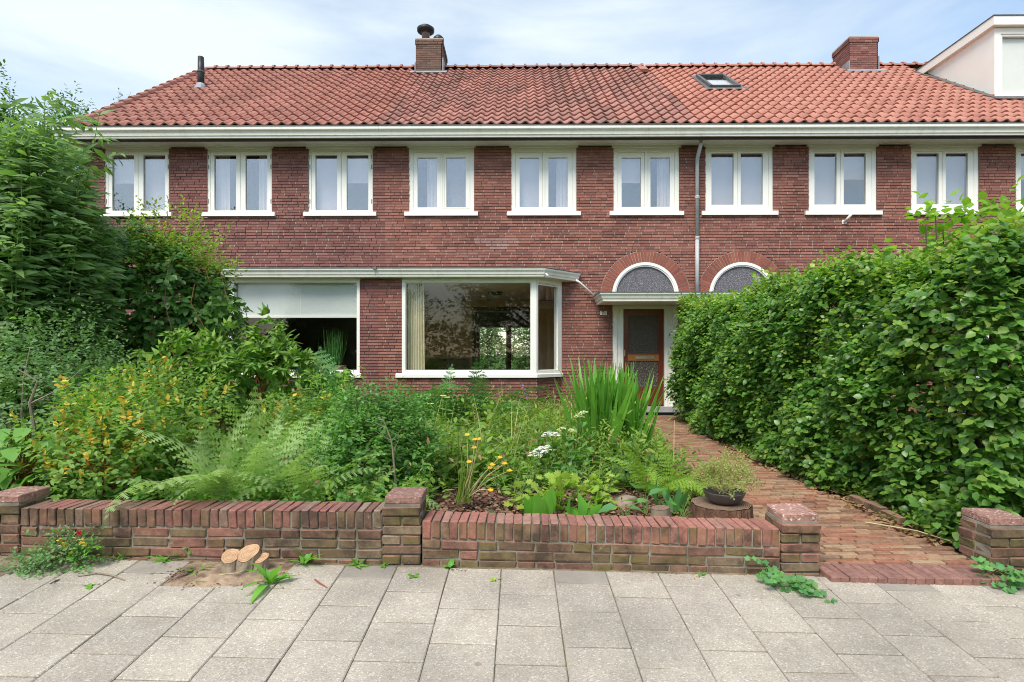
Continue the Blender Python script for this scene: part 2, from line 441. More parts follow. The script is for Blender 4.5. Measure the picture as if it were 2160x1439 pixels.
leafmat('petal_yellow', [(0.80, 0.44, 0.02), (0.85, 0.55, 0.03), (0.75, 0.32, 0.02)], 0.6, 0.3, 0.25, (1, 1, 1), 0.05)
leafmat('petal_pale_yellow', [(0.82, 0.72, 0.14), (0.80, 0.66, 0.10)], 0.6, 0.3, 0.25, (1, 1, 1), 0.05)
leafmat('petal_blue', [(0.16, 0.20, 0.62), (0.24, 0.29, 0.70), (0.13, 0.16, 0.50)], 0.6, 0.3, 0.25, (1, 1, 1), 0.05)
leafmat('petal_red', [(0.62, 0.02, 0.03), (0.70, 0.05, 0.05)], 0.5, 0.3, 0.2, (1, 1, 1), 0.05)
leafmat('petal_pink', [(0.55, 0.18, 0.45), (0.62, 0.27, 0.52)], 0.6, 0.3, 0.25, (1, 1, 1), 0.05)
solid('stem_green', (0.12, 0.20, 0.045), rough=0.6, bump=0.0, vary=0.2)
solid('stem_red', (0.24, 0.075, 0.045), rough=0.6, bump=0.0, vary=0.25)
solid('stem_straw', (0.46, 0.40, 0.20), rough=0.7, bump=0.0, vary=0.2)
solid('bark', (0.105, 0.080, 0.058), rough=0.9, nscale=12, vary=0.4, bscale=30, bump=0.7, bdist=0.01, pscale=(1, 1, 0.4))
solid('bark_pale', (0.25, 0.20, 0.145), rough=0.9, nscale=12, vary=0.35, bscale=40, bump=0.6, bdist=0.008, pscale=(1, 1, 0.4))
solid('bark_rotten', (0.15, 0.078, 0.048), rough=0.95, nscale=16, vary=0.6, bscale=34, bump=1.0, bdist=0.03, pscale=(1, 1, 0.35))
def cutwood(name, a, b):
    n = NT(name)
    p = n.objco()
    w = n.add('ShaderNodeTexWave', wave_type='RINGS', rings_direction='Z')
    w.inputs['Scale'].default_value = 26
    w.inputs['Distortion'].default_value = 2.2
    w.inputs['Detail'].default_value = 3
    n.l(p, w.inputs['Vector'])
    c = n.ramp(w.outputs['Fac'], [(0.2, a), (0.9, b)])
    c = n.mix(1.0, c, n.ramp(n.noise(p, 30, 5), [(0.3, 0.75), (0.7, 1.2)]), 'MULTIPLY')
    return n.end(n.principled(c, 0.85, 0.2))
cutwood('cut_wood', (0.40, 0.235, 0.13), (0.48, 0.315, 0.185))
cutwood('cut_wood_grey', (0.15, 0.095, 0.065), (0.30, 0.20, 0.14))
solid('bowl_glaze', (0.105, 0.09, 0.085), rough=0.45, spec=0.45, nscale=7, vary=0.3, bump=0.1)
solid('field_stone', (0.29, 0.225, 0.17), rough=0.9, nscale=9, vary=0.35, bscale=25, bump=0.6, bdist=0.01)

# ------------------------------------------------------------------ helpers
W = {}                                  # world position of every object that may become a parent
def put(name, mesh, parent=None, loc=(0, 0, 0), rot=(0, 0, 0), scale=(1, 1, 1), mat=None, local=False, kind=None):
    o = bpy.data.objects.new(name, mesh)
    col.objects.link(o)
    if mesh is not None and mat is not None and len(mesh.materials) == 0:
        mesh.materials.append(MATS[mat])
    o.location, o.rotation_euler, o.scale = loc, rot, scale
    W[o] = Vector(loc)
    if parent is not None:
        o.parent = parent
        if not local:
            o.matrix_parent_inverse = Matrix.Translation(-W[parent])
    if kind:
        o['kind'] = kind
    return o
def tag(o, label, cat=None, group=None, kind=None):
    o['label'] = label
    if cat: o['category'] = cat
    if group: o['group'] = group
    if kind: o['kind'] = kind
    return o
def empty(name, loc, label=None, cat=None, group=None, rot=(0, 0, 0)):
    o = put(name, None, None, loc, rot)
    o.empty_display_size = 0.1
    if label: tag(o, label, cat, group)
    return o

class MB:
    def __init__(self):
        self.v, self.f = [], []
    def quad(self, a, b, c, d):
        i = len(self.v)
        self.v += [a, b, c, d]
        self.f.append((i, i + 1, i + 2, i + 3))
        return self
    def tri(self, a, b, c):
        i = len(self.v)
        self.v += [a, b, c]
        self.f.append((i, i + 1, i + 2))
        return self
    def box(self, x0, x1, y0, y1, z0, z1):
        i = len(self.v)
        self.v += [(x0, y0, z0), (x1, y0, z0), (x1, y1, z0), (x0, y1, z0), (x0, y0, z1), (x1, y0, z1), (x1, y1, z1), (x0, y1, z1)]
        self.f += [(i + a, i + b, i + c, i + d) for a, b, c, d in
                   ((0, 3, 2, 1), (4, 5, 6, 7), (0, 1, 5, 4), (1, 2, 6, 5), (2, 3, 7, 6), (3, 0, 4, 7))]
        return self
    def obox(self, p, u, n, w, d, h, z0):
        """box: along unit u by w from p, into -n by d, up by h from z0."""
        i = len(self.v)
        u, n = Vector(u), Vector(n)
        p = Vector(p)
        c = [p, p + u * w, p + u * w - n * d, p - n * d]
        self.v += [(q.x, q.y, z0) for q in c] + [(q.x, q.y, z0 + h) for q in c]
        self.f += [(i + a, i + b, i + c_, i + d_) for a, b, c_, d_ in
                   ((0, 3, 2, 1), (4, 5, 6, 7), (0, 1, 5, 4), (1, 2, 6, 5), (2, 3, 7, 6), (3, 0, 4, 7))]
        return self
    def sweep(self, prof, path, outs, caps=True):
        """prof: (out, z) pairs; path: xy points; outs: outward 2-D vector at each path point (mitred)."""
        i = len(self.v)
        k = len(prof)
        for (x, y), (ox, oy) in zip(path, outs):
            self.v += [(x + ox * o, y + oy * o, z) for o, z in prof]
        for s in range(len(path) - 1):
            for j in range(k - 1):
                a = i + s * k + j
                self.f.append((a, a + k, a + k + 1, a + 1))
        if caps:
            self.f.append(tuple(i + j for j in range(k)))
            e = i + (len(path) - 1) * k
            self.f.append(tuple(e + j for j in reversed(range(k))))
        return self
    def tube(self, pts, rad, n=6, cap=True):
        i = len(self.v)
        m = len(pts)
        if isinstance(rad, (int, float)):
            rad = [rad] * m
        P = [Vector(p) for p in pts]
        for a in range(m):
            d = (P[min(a + 1, m - 1)] - P[max(a - 1, 0)])
            d = d.normalized() if d.length > 1e-9 else Vector((0, 0, 1))
            if a == 0:
                r = Vector((0, 0, 1)) if abs(d.z) < 0.9 else Vector((1, 0, 0))
                u = d.cross(r).normalized()
            else:
                u = (u - d * u.dot(d)).normalized()
            w = d.cross(u)
            for b in range(n):
                t = 2 * math.pi * b / n
                q = P[a] + (u * math.cos(t) + w * math.sin(t)) * rad[a]
                self.v.append(tuple(q))
        for a in range(m - 1):
            for b in range(n):
                c = (b + 1) % n
                self.f.append((i + a * n + b, i + a * n + c, i + (a + 1) * n + c, i + (a + 1) * n + b))
        if cap:
            self.f.append(tuple(i + b for b in reversed(range(n))))
            self.f.append(tuple(i + (m - 1) * n + b for b in range(n)))
        return self
    def lathe(self, prof, c, n=20, closed=False):
        i = len(self.v)
        k = len(prof)
        for b in range(n):
            t = 2 * math.pi * b / n
            self.v += [(c[0] + r * math.cos(t), c[1] + r * math.sin(t), c[2] + z) for r, z in prof]
        for b in range(n):
            e = (b + 1) % n
            for j in range(k - 1):
                self.f.append((i + b * k + j, i + e * k + j, i + e * k + j + 1, i + b * k + j + 1))
        return self
    def mesh(self, name, smooth=False):
        me = bpy.data.meshes.new(name)
        me.from_pydata([tuple(v) for v in self.v], [], self.f)
        if smooth:
            me.polygons.foreach_set('use_smooth', [True] * len(me.polygons))
        me.update()
        return me
    def build(self, name, mat, parent=None, smooth=False, kind=None, **k):
        return put(name, self.mesh(name, smooth), parent, mat=mat, kind=kind, **k)

def bevel_mesh(name, lx, ly, lz, bev=0.006, jit=0.002, seed=0, taper=0.0):
    """a brick-like block centred on the origin, its edges worn."""
    rd = random.Random(seed)
    bm = bmesh.new()
    bmesh.ops.create_cube(bm, size=1.0)
    for v in bm.verts:
        v.co = Vector((v.co.x * lx, v.co.y * ly, v.co.z * lz))
    bmesh.ops.bevel(bm, geom=list(bm.edges), offset=bev, segments=1, affect='EDGES', clamp_overlap=True)
    for v in bm.verts:
        v.co += Vector((rd.uniform(-jit, jit), rd.uniform(-jit, jit), rd.uniform(-jit, jit)))
    me = bpy.data.meshes.new(name)
    bm.to_mesh(me)
    bm.free()
    return me

# ------------------------------------------------------------------ ground, pavement, road
def zpav(X, Y):
    return 0.020 - 0.02 * X + 0.07 * (Y - 3.3)
g = MB()
g.quad((-400, -400, -0.75), (400, -400, -0.75), (400, 700, -0.75), (-400, 700, -0.75))
o = g.build('ground', 'turf', kind='structure')
o['label'] = 'flat green land far around the houses'
rd_ = MB()
rd_.quad((-60, -7.5, -0.52), (60, -7.5, -0.52), (60, -0.92, -0.52), (-60, -0.92, -0.52))
o = rd_.build('road', 'asphalt', kind='structure')
o['label'] = 'dark asphalt street in front of the pavement'
kb = MB()
for i in range(-20, 20):
    x0 = i * 1.0
    z = zpav(max(-8, min(8, x0)), -0.7)
    kb.box(x0 + 0.004, x0 + 0.996, -0.90, -0.72, -0.7, z)
o = kb.build('kerb', 'kerb_stone', kind='structure')
o['label'] = 'grey stone kerb between street and pavement'
pv = MB()
xs = [-40, -9, -4, 0, 4, 9, 40]
for a, b in zip(xs[:-1], xs[1:]):
    ca, cb = max(-9, min(9, a)), max(-9, min(9, b))
    pv.quad((a, -0.72, zpav(ca, -0.72) - 0.006), (b, -0.72, zpav(cb, -0.72) - 0.006), (b, 3.46, zpav(cb, 3.46) - 0.006), (a, 3.46, zpav(ca, 3.46) - 0.006))
pave = pv.build('pavement', 'joint_sand', kind='structure')
pave['label'] = 'pale grey slab pavement in front of the garden wall'
slab_meshes = {}
def slab(ly, seed):
    k = (round(ly, 3), seed % 3)
    if k not in slab_meshes:
        slab_meshes[k] = bevel_mesh('paving_slab', 0.2962, ly - 0.0065, 0.05, 0.004, 0.0012, seed)
    return slab_meshes[k]
tilt = (math.atan(0.07), math.atan(0.02), 0)
n_slab = 0
rest = MB()
for ci in range(-26, 27):
    xa = -0.096 + 0.3 * ci
    xc = xa + 0.15
    even = ci % 2 == 0
    joints = [3.285, 2.99] if even else [3.285, 3.13]
    while joints[-1] > -0.70:
        joints.append(joints[-1] - 0.3)
    for j, (ya, yb) in enumerate(zip(joints[:-1], joints[1:])):
        yc, ly = (ya + yb) / 2, ya - yb
        if ci in (-6, -5) and yc > 3.0:            # slabs lifted round the fresh stump
            continue
        if ci in (-10,) and yc > 3.1:
            continue
        xcc = max(-9, min(9, xc))
        z = zpav(xcc, yc) - 0.022 + random.uniform(-0.0015, 0.0015)
        near = yc > 1.55 and abs(xc) < 5.2
        if near:
            so = put('paving_slab', slab(ly, ci * 7 + j), pave, (xc, yc, z), (tilt[0] + random.uniform(-.004, .004), tilt[1] + random.uniform(-.004, .004), random.uniform(-.004, .004)))
            if len(so.data.materials) == 0:
                so.data.materials.append(None)
            so.material_slots[0].link = 'OBJECT'
            so.material_slots[0].material = MATS['slab_smooth' if ly < 0.2 and random.random() < 0.6 else 'slab_grit']
            n_slab += 1
        else:
            zt = [zpav(max(-9, min(9, xx)), yy) for xx, yy in ((xa + .003, yb + .003), (xa + .297, yb + .003), (xa + .297, ya - .003), (xa + .003, ya - .003))]
            rest.quad((xa + .003, yb + .003, zt[0]), (xa + .297, yb + .003, zt[1]), (xa + .297, ya - .003, zt[2]), (xa + .003, ya - .003, zt[3]))
rest.build('slab_field', 'slab_grit', pave, kind='stuff')

# garden soil
PATH_C = [(3.2, 2.24, 0.52), (4.4, 2.28, 0.50), (5.5, 2.31, 0.47), (7.0, 2.33, 0.43), (8.6, 2.56, 0.42), (10.5, 2.70, 0.46), (12.0, 2.67, 0.52)]
def path_at(Y):
    for (a, xa, wa), (b, xb, wb) in zip(PATH_C[:-1], PATH_C[1:]):
        if Y <= b:
            t = max(0, (Y - a) / (b - a))
            return xa + (xb - xa) * t, wa + (wb - wa) * t
    return PATH_C[-1][1:]
def zsoil(X, Y):
    near = max(0.0, min(1.0, (6.5 - Y) / 3.0))
    h = 0.03 + 0.17 * near
    c, w = path_at(Y)
    d = abs(X - c) - w
    if X > c:
        h = 0.03 + 0.05 * near
    h *= max(0.0, min(1.0, d / 0.35))
    return h - 0.03 + 0.012 * math.sin(X * 9 + Y * 5) * (1 if d > 0 else 0) - (0.05 if d < 0.02 else 0)
sm = MB()
nx, ny = 150, 70
for j in range(ny + 1):
    for i in range(nx + 1):
        X, Y = -11 + 22 * i / nx, 3.40 + 8.75 * j / ny
        sm.v.append((X, Y, zsoil(X, Y)))
for j in range(ny):
    for i in range(nx):
        a = j * (nx + 1) + i
        sm.f.append((a, a + 1, a + nx + 2, a + nx + 1))
soil = sm.build('garden_soil', 'soil', kind='structure', smooth=True)
soil['label'] = 'dark earth of the front garden beds'
bl = MB()
bl.quad((-60, 12.0, -0.02), (60, 12.0, -0.02), (60, 90, -0.02), (-60, 90, -0.02))
bl.quad((-60, 3.45, -0.03), (-10.99, 3.45, -0.03), (-10.99, 12.0, -0.03), (-60, 12.0, -0.03))
bl.quad((10.99, 3.45, -0.03), (60, 3.45, -0.03), (60, 12.0, -0.03), (10.99, 12.0, -0.03))
o = bl.build('back_lawn', 'turf', kind='structure')
o['label'] = 'green ground behind the houses'

# brick path
pb = MB()
for j in range(43):
    ya, yb = 3.42 + j * 0.2, 3.42 + (j + 1) * 0.2
    (ca, wa), (cb, wb) = path_at(ya), path_at(yb)
    pb.quad((ca - wa - .06, ya, -0.012), (ca + wa + .06, ya, -0.012), (cb + wb + .06, yb, -0.012), (cb - wb - .06, yb, -0.012))
path = pb.build('path', 'sand_bed', kind='structure')
path['label'] = 'old red and ochre brick path leading to the brown front door'
pbm = [bevel_mesh('brick', 0.202, 0.047, 0.06, 0.005, 0.003, s) for s in range(6)]
tbm = [bevel_mesh('brick', 0.0495, 0.205, 0.07, 0.004, 0.0015, s + 40) for s in range(3)]
n = 0
prest = MB()
y = 3.455
row = 0
while y < 11.55:
    c, w = path_at(y)
    off = (row * 0.37 % 1) * 0.21
    x = c - w - off
    while x < c + w:
        xc = x + 0.105
        if c - w - 0.03 < xc - .05 and xc + .05 < c + w + 0.04:
            zz = -0.020 + random.uniform(-0.005, 0.005) + 0.008 * math.sin(y * 3 + xc * 4)
            if n < 300:
                put('brick', random.choice(pbm), path, (xc, y, zz), (random.uniform(-.05, .05), random.uniform(-.02, .02), random.uniform(-.02, .02)), mat='path_brick')
                n += 1
            else:
                prest.box(xc - .101, xc + .101, y - .0235, y + .0235, zz - .02, zz + .03)
        x += 0.209
    y += 0.053
    row += 1
prest.build('brick_field', 'path_brick', path, kind='stuff')
for i in range(20):
    x = 1.785 + i * 0.0525
    put('brick', tbm[i % 3], path, (x, 3.315, -0.022 - .008 * (x - 1.8) + random.uniform(-.002, .002)), (0.02, 0.02, random.uniform(-.015, .015)), mat='threshold_brick')
ebm = bevel_mesh('brick', 0.07, 0.205, 0.12, 0.008, 0.003, 77)
ek = empty('path_edging', (2.86, 4.5, 0), 'short row of dark edging bricks along the path beside the hedge', 'edging')
for i in range(3):
    y = 4.35 + i * 0.212
    c, w = path_at(y)
    put('brick', ebm, ek, (c + w + 0.07, y, 0.0 + random.uniform(-.01, .012)), (0, 0.05, random.uniform(-.06, .06)), mat='garden_brick')

# ------------------------------------------------------------------ terrace of brick houses
FY = 12.0                     # facade plane
CH = 0.060                    # course height
ZS = 5.66                     # soffit
XA, XB, XC_, XD = -9.15, -2.81, 3.70, 15.0
bmeshes = {}
def bmesh_brick(L):
    k = round(L, 3)
    if k not in bmeshes:
        bmeshes[k] = bevel_mesh('brick', L, 0.098, 0.0475, 0.004, 0.0012, int(L * 1000))
    return bmeshes[k]

def panel(bricks, mort, p0, u, length, z0, z1, openings=(), circles=(), seed=1):
    """Courses of brick on a vertical plane. p0 start (x, y), u unit direction; outward normal is u turned right.
    bricks collects (s0, s1, z, plane) ; mort gets the recessed mortar slabs."""
    rd = random.Random(seed)
    u = Vector((u[0], u[1], 0)).normalized()
    nrm = Vector((u.y, -u.x, 0))
    p0 = Vector((p0[0], p0[1], 0))
    plane = (p0, u, nrm)
    nrow = int(round((z1 - z0) / CH))
    prev, start = None, z0
    for r in range(nrow + 1):
        za = z0 + r * CH
        zm = za + CH / 2
        if r < nrow:
            cuts = [(a, b) for a, b, c, d in openings if c < zm < d]
            for cx, cz, rad in circles:
                h = rad * rad - (zm - cz) ** 2
                if h > 0 and zm >= cz:
                    cuts.append((cx - math.sqrt(h), cx + math.sqrt(h)))
            cuts.sort()
            iv, s = [], 0.0
            for a, b in cuts:
                if a > s + 0.02:
                    iv.append((s, min(a, length)))
                s = max(s, b)
            if s < length - 0.02:
                iv.append((s, length))
        else:
            iv = None
        if iv != prev:
            if prev:
                for a, b in prev:
                    p = p0 + u * a - nrm * 0.016
                    mort.obox(p, u, nrm, b - a, 0.12, za - start, start)
            prev, start = iv, za
        if iv is None:
            break
        for a, b in iv:
            s = a
            shift = rd.uniform(0.0, 0.165)
            first = True
            while s < b - 0.01:
                L = 0.216 if rd.random() < 0.56 else 0.104
                if first and shift and b - a > 0.3:
                    L = max(0.055, 0.216 - shift)
                first = False
                e = s + L
                if b - e < 0.07:
                    e = b
                if e - s > 0.30:
                    e = s + (e - s) / 2
                bricks.append((s, e, zm, plane))
                s = e + 0.0125
    return bricks

def lay(house, wall, bricks, mat, focus, count=300):
    """the bricks that show largest become objects, the others one joined part."""
    full = [b for b in bricks if abs((b[1] - b[0]) - 0.216) < 1e-4 or abs((b[1] - b[0]) - 0.104) < 1e-4]
    def rank(b):
        p = b[3][0] + b[3][1] * ((b[0] + b[1]) / 2)
        return math.hypot(p.x - focus[0], (b[2] - focus[1]) * 1.6) + (0.8 if b[1] - b[0] < 0.2 else 0)
    full.sort(key=rank)
    single = set(id(b) for b in [q for q in full if not (mat == 'brick_red' and 3.49 < q[2] < 3.72 and abs(q[3][0].x + q[0] + .36) < .6)][:count])
    mb, patch = MB(), MB()
    for b in bricks:
        s, e, zm, (p0, u, nrm) = b
        proud = random.uniform(-0.0025, 0.0025)
        if id(b) in single:
            c = p0 + u * ((s + e) / 2) - nrm * (0.049 - proud)
            ob = put('brick', bmesh_brick(e - s), wall, (c.x, c.y, zm), (0, 0, math.atan2(u.y, u.x)))
            if len(ob.data.materials) == 0:
                ob.data.materials.append(None)
            ob.material_slots[0].link = 'OBJECT'
            ob.material_slots[0].material = MATS[mat]
        else:
            p = p0 + u * s + nrm * proud
            i = len(mb.v)
            dz = random.uniform(-0.001, 0.001)
            cxm = p.x + (e - s) / 2
            old = mat == 'brick_red' and abs(cxm + .45) < .42 and 3.49 < zm < 3.72 and not (zm < 3.6 and abs(cxm + .42) > .25)
            (patch if old else mb).obox(p, u, nrm, e - s, 0.10, 0.0475, zm - 0.02375 + dz)
    mb.build('brickwork', mat, wall, kind='stuff')
    if patch.v:
        patch.build('repaired_brickwork', 'brick_pale', wall, kind='stuff')
    pp = MB()
    for b in bricks:
        s, e, zm, (p0, u, nrm) = b
        if random.random() < 0.62 * (1 if mat == 'brick_red' else .7) * (1.0 if zm < 4.2 else .55):
            pp.obox(p0 + u * (e + .0005) - nrm * random.uniform(.003, .007), u, nrm, .0115, .02, 0.044, zm - .022)
    pp.build('head_joints', 'mortar_pale', wall, kind='stuff')

def bars(mb, x0, x1, z0, z1, l, r, t, b, y0, y1):
    mb.box(x0, x0 + l, y0, y1, z0, z1)
    mb.box(x1 - r, x1, y0, y1, z0, z1)
    mb.box(x0 + l, x1 - r, y0, y1, z1 - t, z1)
    mb.box(x0 + l, x1 - r, y0, y1, z0, z0 + b)

def window(house, px0, px1, pt, pb_, panes, ppt, ppb, style, blind='blind_white'):
    """one upper window: frame mesh with sash, pane, sill, blind sub-parts."""
    y = FY
    x0, x1 = gx(px0, y), gx(px1, y)
    xm = (x0 + x1) / 2
    zt, zb = gz(pt, y, xm), gz(pb_, y, xm)
    pz1, pz0 = gz(ppt, y, xm), gz(ppb, y, xm)
    fw = {'thin': 0.055, 'thick': 0.085, 'plain': 0.085}[style]
    yf = y + 0.028
    m = MB()
    bars(m, x0, x1, zb, ZS + 0.02, fw, fw, ZS + 0.02 - zt + fw * 0.9, fw * 0.9, yf, yf + 0.10)
    mw = 0.02 if style == 'thin' else 0.05
    m.box(xm - mw / 2, xm + mw / 2, yf + (0.004 if style == 'thin' else 0.0), yf + 0.098, zb + fw * .9, zt - fw * .9)
    m.box(x0 - 0.035, x1 + 0.035, y - 0.012, y + 0.026, zt + 0.005, ZS + 0.012)      # fascia board under the eaves
    win = m.build('window', 'paint', house)
    s = MB()
    s.box(x0 - 0.085, x1 + 0.085, y - 0.055, y + 0.03, zb - 0.085, zb - 0.002)
    s.box(x0 + 0.002, x1 - 0.002, y + 0.03, y + 0.12, zb - 0.080, zb - 0.003)
    s.build('sill', 'paint_white', win)
    edge = [(x0 + fw, xm - mw / 2), (xm + mw / 2, x1 - fw)]
    for i, ((pa, pb2), (ea, eb)) in enumerate(zip(panes, edge)):
        a, b = gx(pa, y), gx(pb2, y)
        ys = yf + (0.016 if style == 'thick' else 0.010)
        sm_ = MB()
        g_ = 0.004
        bars(sm_, ea + g_, eb - g_, zb + fw * .9 + g_, zt - fw * .9 - g_, a - ea - g_, eb - b - g_, (zt - fw * .9) - pz1 - g_, pz0 - (zb + fw * .9) - g_, ys, ys + 0.06)
        sm_.build('sash', 'paint_white', win)
        p = MB()
        p.box(a - .006, b + .006, ys + 0.030, ys + 0.036, pz0 - .006, pz1 + .006)
        p.build('pane', 'glass_upper', win)
        bd = MB()
        nn = 14
        kind_b = blind[i] if isinstance(blind, tuple) else blind
        span = {'net_left': (0, .55), 'net_right': (.45, 1)}.get(kind_b, (0, 1))
        drop = {'half': .45}.get(kind_b, 1.0)
        net = kind_b in ('net_left', 'net_right', 'net')
        for q in range(nn):
            t0, t1 = (span[0] + (span[1] - span[0]) * w_ / nn for w_ in (q, q + 1))
            xa_, xb_ = a - .05 + (b - a + .1) * t0, a - .05 + (b - a + .1) * t1
            ya_, yb_ = (y + 0.20 + (0.022 * math.sin(44 * t) if net else 0.006 * math.sin(9 * t)) for t in (t0, t1))
            zl = pz1 - (pz1 - pz0 + .05) * drop
            bd.quad((xa_, ya_, zl), (xb_, yb_, zl), (xb_, yb_, pz1 + .08), (xa_, ya_, pz1 + .08))
        bd.build('curtain' if net else 'blind', {'half': 'blind_white'}.get(kind_b, 'blind_white' if net else kind_b), win, smooth=net)
        if kind_b == 'screen_mesh':
            fr = MB()
            bars(fr, ea + 0.006, eb - 0.006, zb + fw * .9 + .006, zt - fw * .9 - .006, .022, .022, .022, .022, ys - 0.014, ys - 0.002)
            fr.build('insect_screen_frame', 'paint', win)
        if style == 'thin':
            for hz in (0.12, 0.33, 1.06):
                h = MB()
                hx = (x0 + 0.022) if i == 0 else (x1 - 0.034)
                h.box(hx, hx + 0.012, yf - 0.008, yf, zt - hz - 0.09, zt - hz)
                h.build('hinge', 'hinge_metal', win)
    return win

LEFT = empty('brick_house', (gx(480, FY), FY, 0), 'end-of-terrace brick house on the left, dark plum brick, grey roller blind in its bay', 'house', 'brick terrace houses')
MID = empty('brick_house', (0.4, FY, 0), 'middle brick house with brown front door numbered 71 and mossy brown-red roof', 'house', 'brick terrace houses')
RIGHT = empty('brick_house', (8.5, FY, 0), 'brick house on the right behind the hedge, bright orange roof with skylight and white dormer', 'house', 'brick terrace houses')

# layout shared by walls and joinery
BAYY = 11.42
bxL0, bxL1 = gx(485, BAYY), gx(759, BAYY)          # left house bay light
bxM0, bxM1 = gx(848, BAYY), gx(1131, BAYY)         # middle house bay light
chR = gx(1184, FY)                                  # right foot of the chamfer on the facade
chL = bxL0 - (chR - bxM1) - 0.03
BAYTOP = 2.93
DX0, DX1 = gx(1292, FY), gx(1431, FY)               # middle door case
ACX = (DX0 + DX1) / 2
ARC_Z, ARC_R, ARC_O = 2.50, 0.70, 0.945
D2 = 2 * XC_ - ACX                                   # centre of the neighbour's door
UPW = [(220, 356), (436, 573), (650, 786), (862, 1000), (1078, 1216), (1294, 1433), (1488, 1631), (1706, 1850), (1922, 2066), (2143, 2286)]
def upper_open(sel, x_off):
    res = []
    for i in sel:
        a, b = UPW[i]
        res.append((gx(a, FY) - x_off, gx(b, FY) - x_off, gz(457 - i * 0.5, FY), 9))
    return res

# -- left house wall
wm = MB(); bk = []
panel(bk, wm, (XA, FY), (1, 0), XB - XA - 0.001, 0.0, ZS, upper_open((0, 1, 2), XA) + [(chL - XA, 99, -1, BAYTOP - 0.03)], seed=11)
panel(bk, wm, (bxL1, BAYY), (1, 0), XB - bxL1 - 0.001, 0.0, 2.76, seed=12)                       # half of the pier
panel(bk, wm, (bxL0, BAYY), (1, 0), bxL1 - bxL0, 0.0, 0.80, seed=13)                   # under the bay light
dch = Vector((bxL0 - chL, BAYY - FY))
panel(bk, wm, (chL, FY), tuple(dch.normalized()), dch.length, 0.0, 0.80, seed=14)
panel(bk, wm, (XA, 21.0), (0, -1), 21.0 - FY - 0.11, 0.0, ZS, seed=15)
wm.box(XA + .02, XB, 20.9, 21.1, 0, ZS)
wallL = wm.build('wall', 'mortar', LEFT)
lay(LEFT, wallL, bk, 'brick_plum', (-5.0, 3.6))
# -- middle house wall
wm = MB(); bk = []
panel(bk, wm, (XB, FY), (1, 0), XC_ - XB - 0.001, 0.0, ZS,
      upper_open((3, 4, 5), XB) + [(-1, chR - XB, -1, BAYTOP - 0.03), (DX0 - XB, DX1 - XB, -1, ARC_Z)],
      [(ACX - XB, ARC_Z, ARC_O)], seed=21)
# jamb bricks beside the arch below its springing stay straight: cut ring zone only above
panel(bk, wm, (XB, BAYY), (1, 0), bxM0 - XB, 0.0, 2.76, seed=22)
panel(bk, wm, (bxM0, BAYY), (1, 0), bxM1 - bxM0, 0.0, 0.80, seed=23)
dcr = Vector((chR - bxM1, FY - BAYY))
panel(bk, wm, (bxM1, BAYY), tuple(dcr.normalized()), dcr.length, 0.0, 0.80, seed=24)
# rear wall with the garden doors' opening
RX0, RX1, RZ = gx(1006, 20.9), gx(1124, 20.9), 2.35
rear = MB()
rear.v = [(x, y, z) for y in (20.9, 21.1) for x, z in ((XB, 0), (RX0, 0), (RX0, RZ), (RX1, RZ), (RX1, 0), (XC_, 0), (XC_, ZS), (XB, ZS))]
rear.f = [tuple(range(8)), tuple(reversed(range(8, 16)))] + [(i, i + 8, (i + 1) % 8 + 8, (i + 1) % 8) for i in range(8)]
rear.build('rear_wall', 'mortar', MID)
wallM = wm.build('wall', 'mortar', MID)
lay(MID, wallM, bk, 'brick_red', (0.5, 3.6))
# -- right house wall
wm = MB(); bk = []
HD0, HD1 = D2 - (DX1 - DX0) / 2, D2 + (DX1 - DX0) / 2
panel(bk, wm, (XC_, FY), (1, 0), XD - XC_, 0.0, ZS,
      upper_open((6, 7, 8, 9), XC_) + [(HD0 - XC_, HD1 - XC_, -1, ARC_Z), (7.2 - XC_, 9.9 - XC_, 0.85, 2.72)],
      [(D2 - XC_, ARC_Z, ARC_O)], seed=31)
wm.box(XC_, XD, 20.9, 21.1, 0, ZS); wm.box(XD - .12, XD, FY + .11, 20.9, 0, ZS)
wallR = wm.build('wall', 'mortar', RIGHT)
lay(RIGHT, wallR, bk, 'brick_red', (6.3, 3.8))
for hs, x in ((MID, XB), (RIGHT, XC_)):                       # party walls
    MB().box(x - .05, x + .05, FY + .14, 20.88, 0, ZS - .05).build('party_wall', 'room_grey', hs)

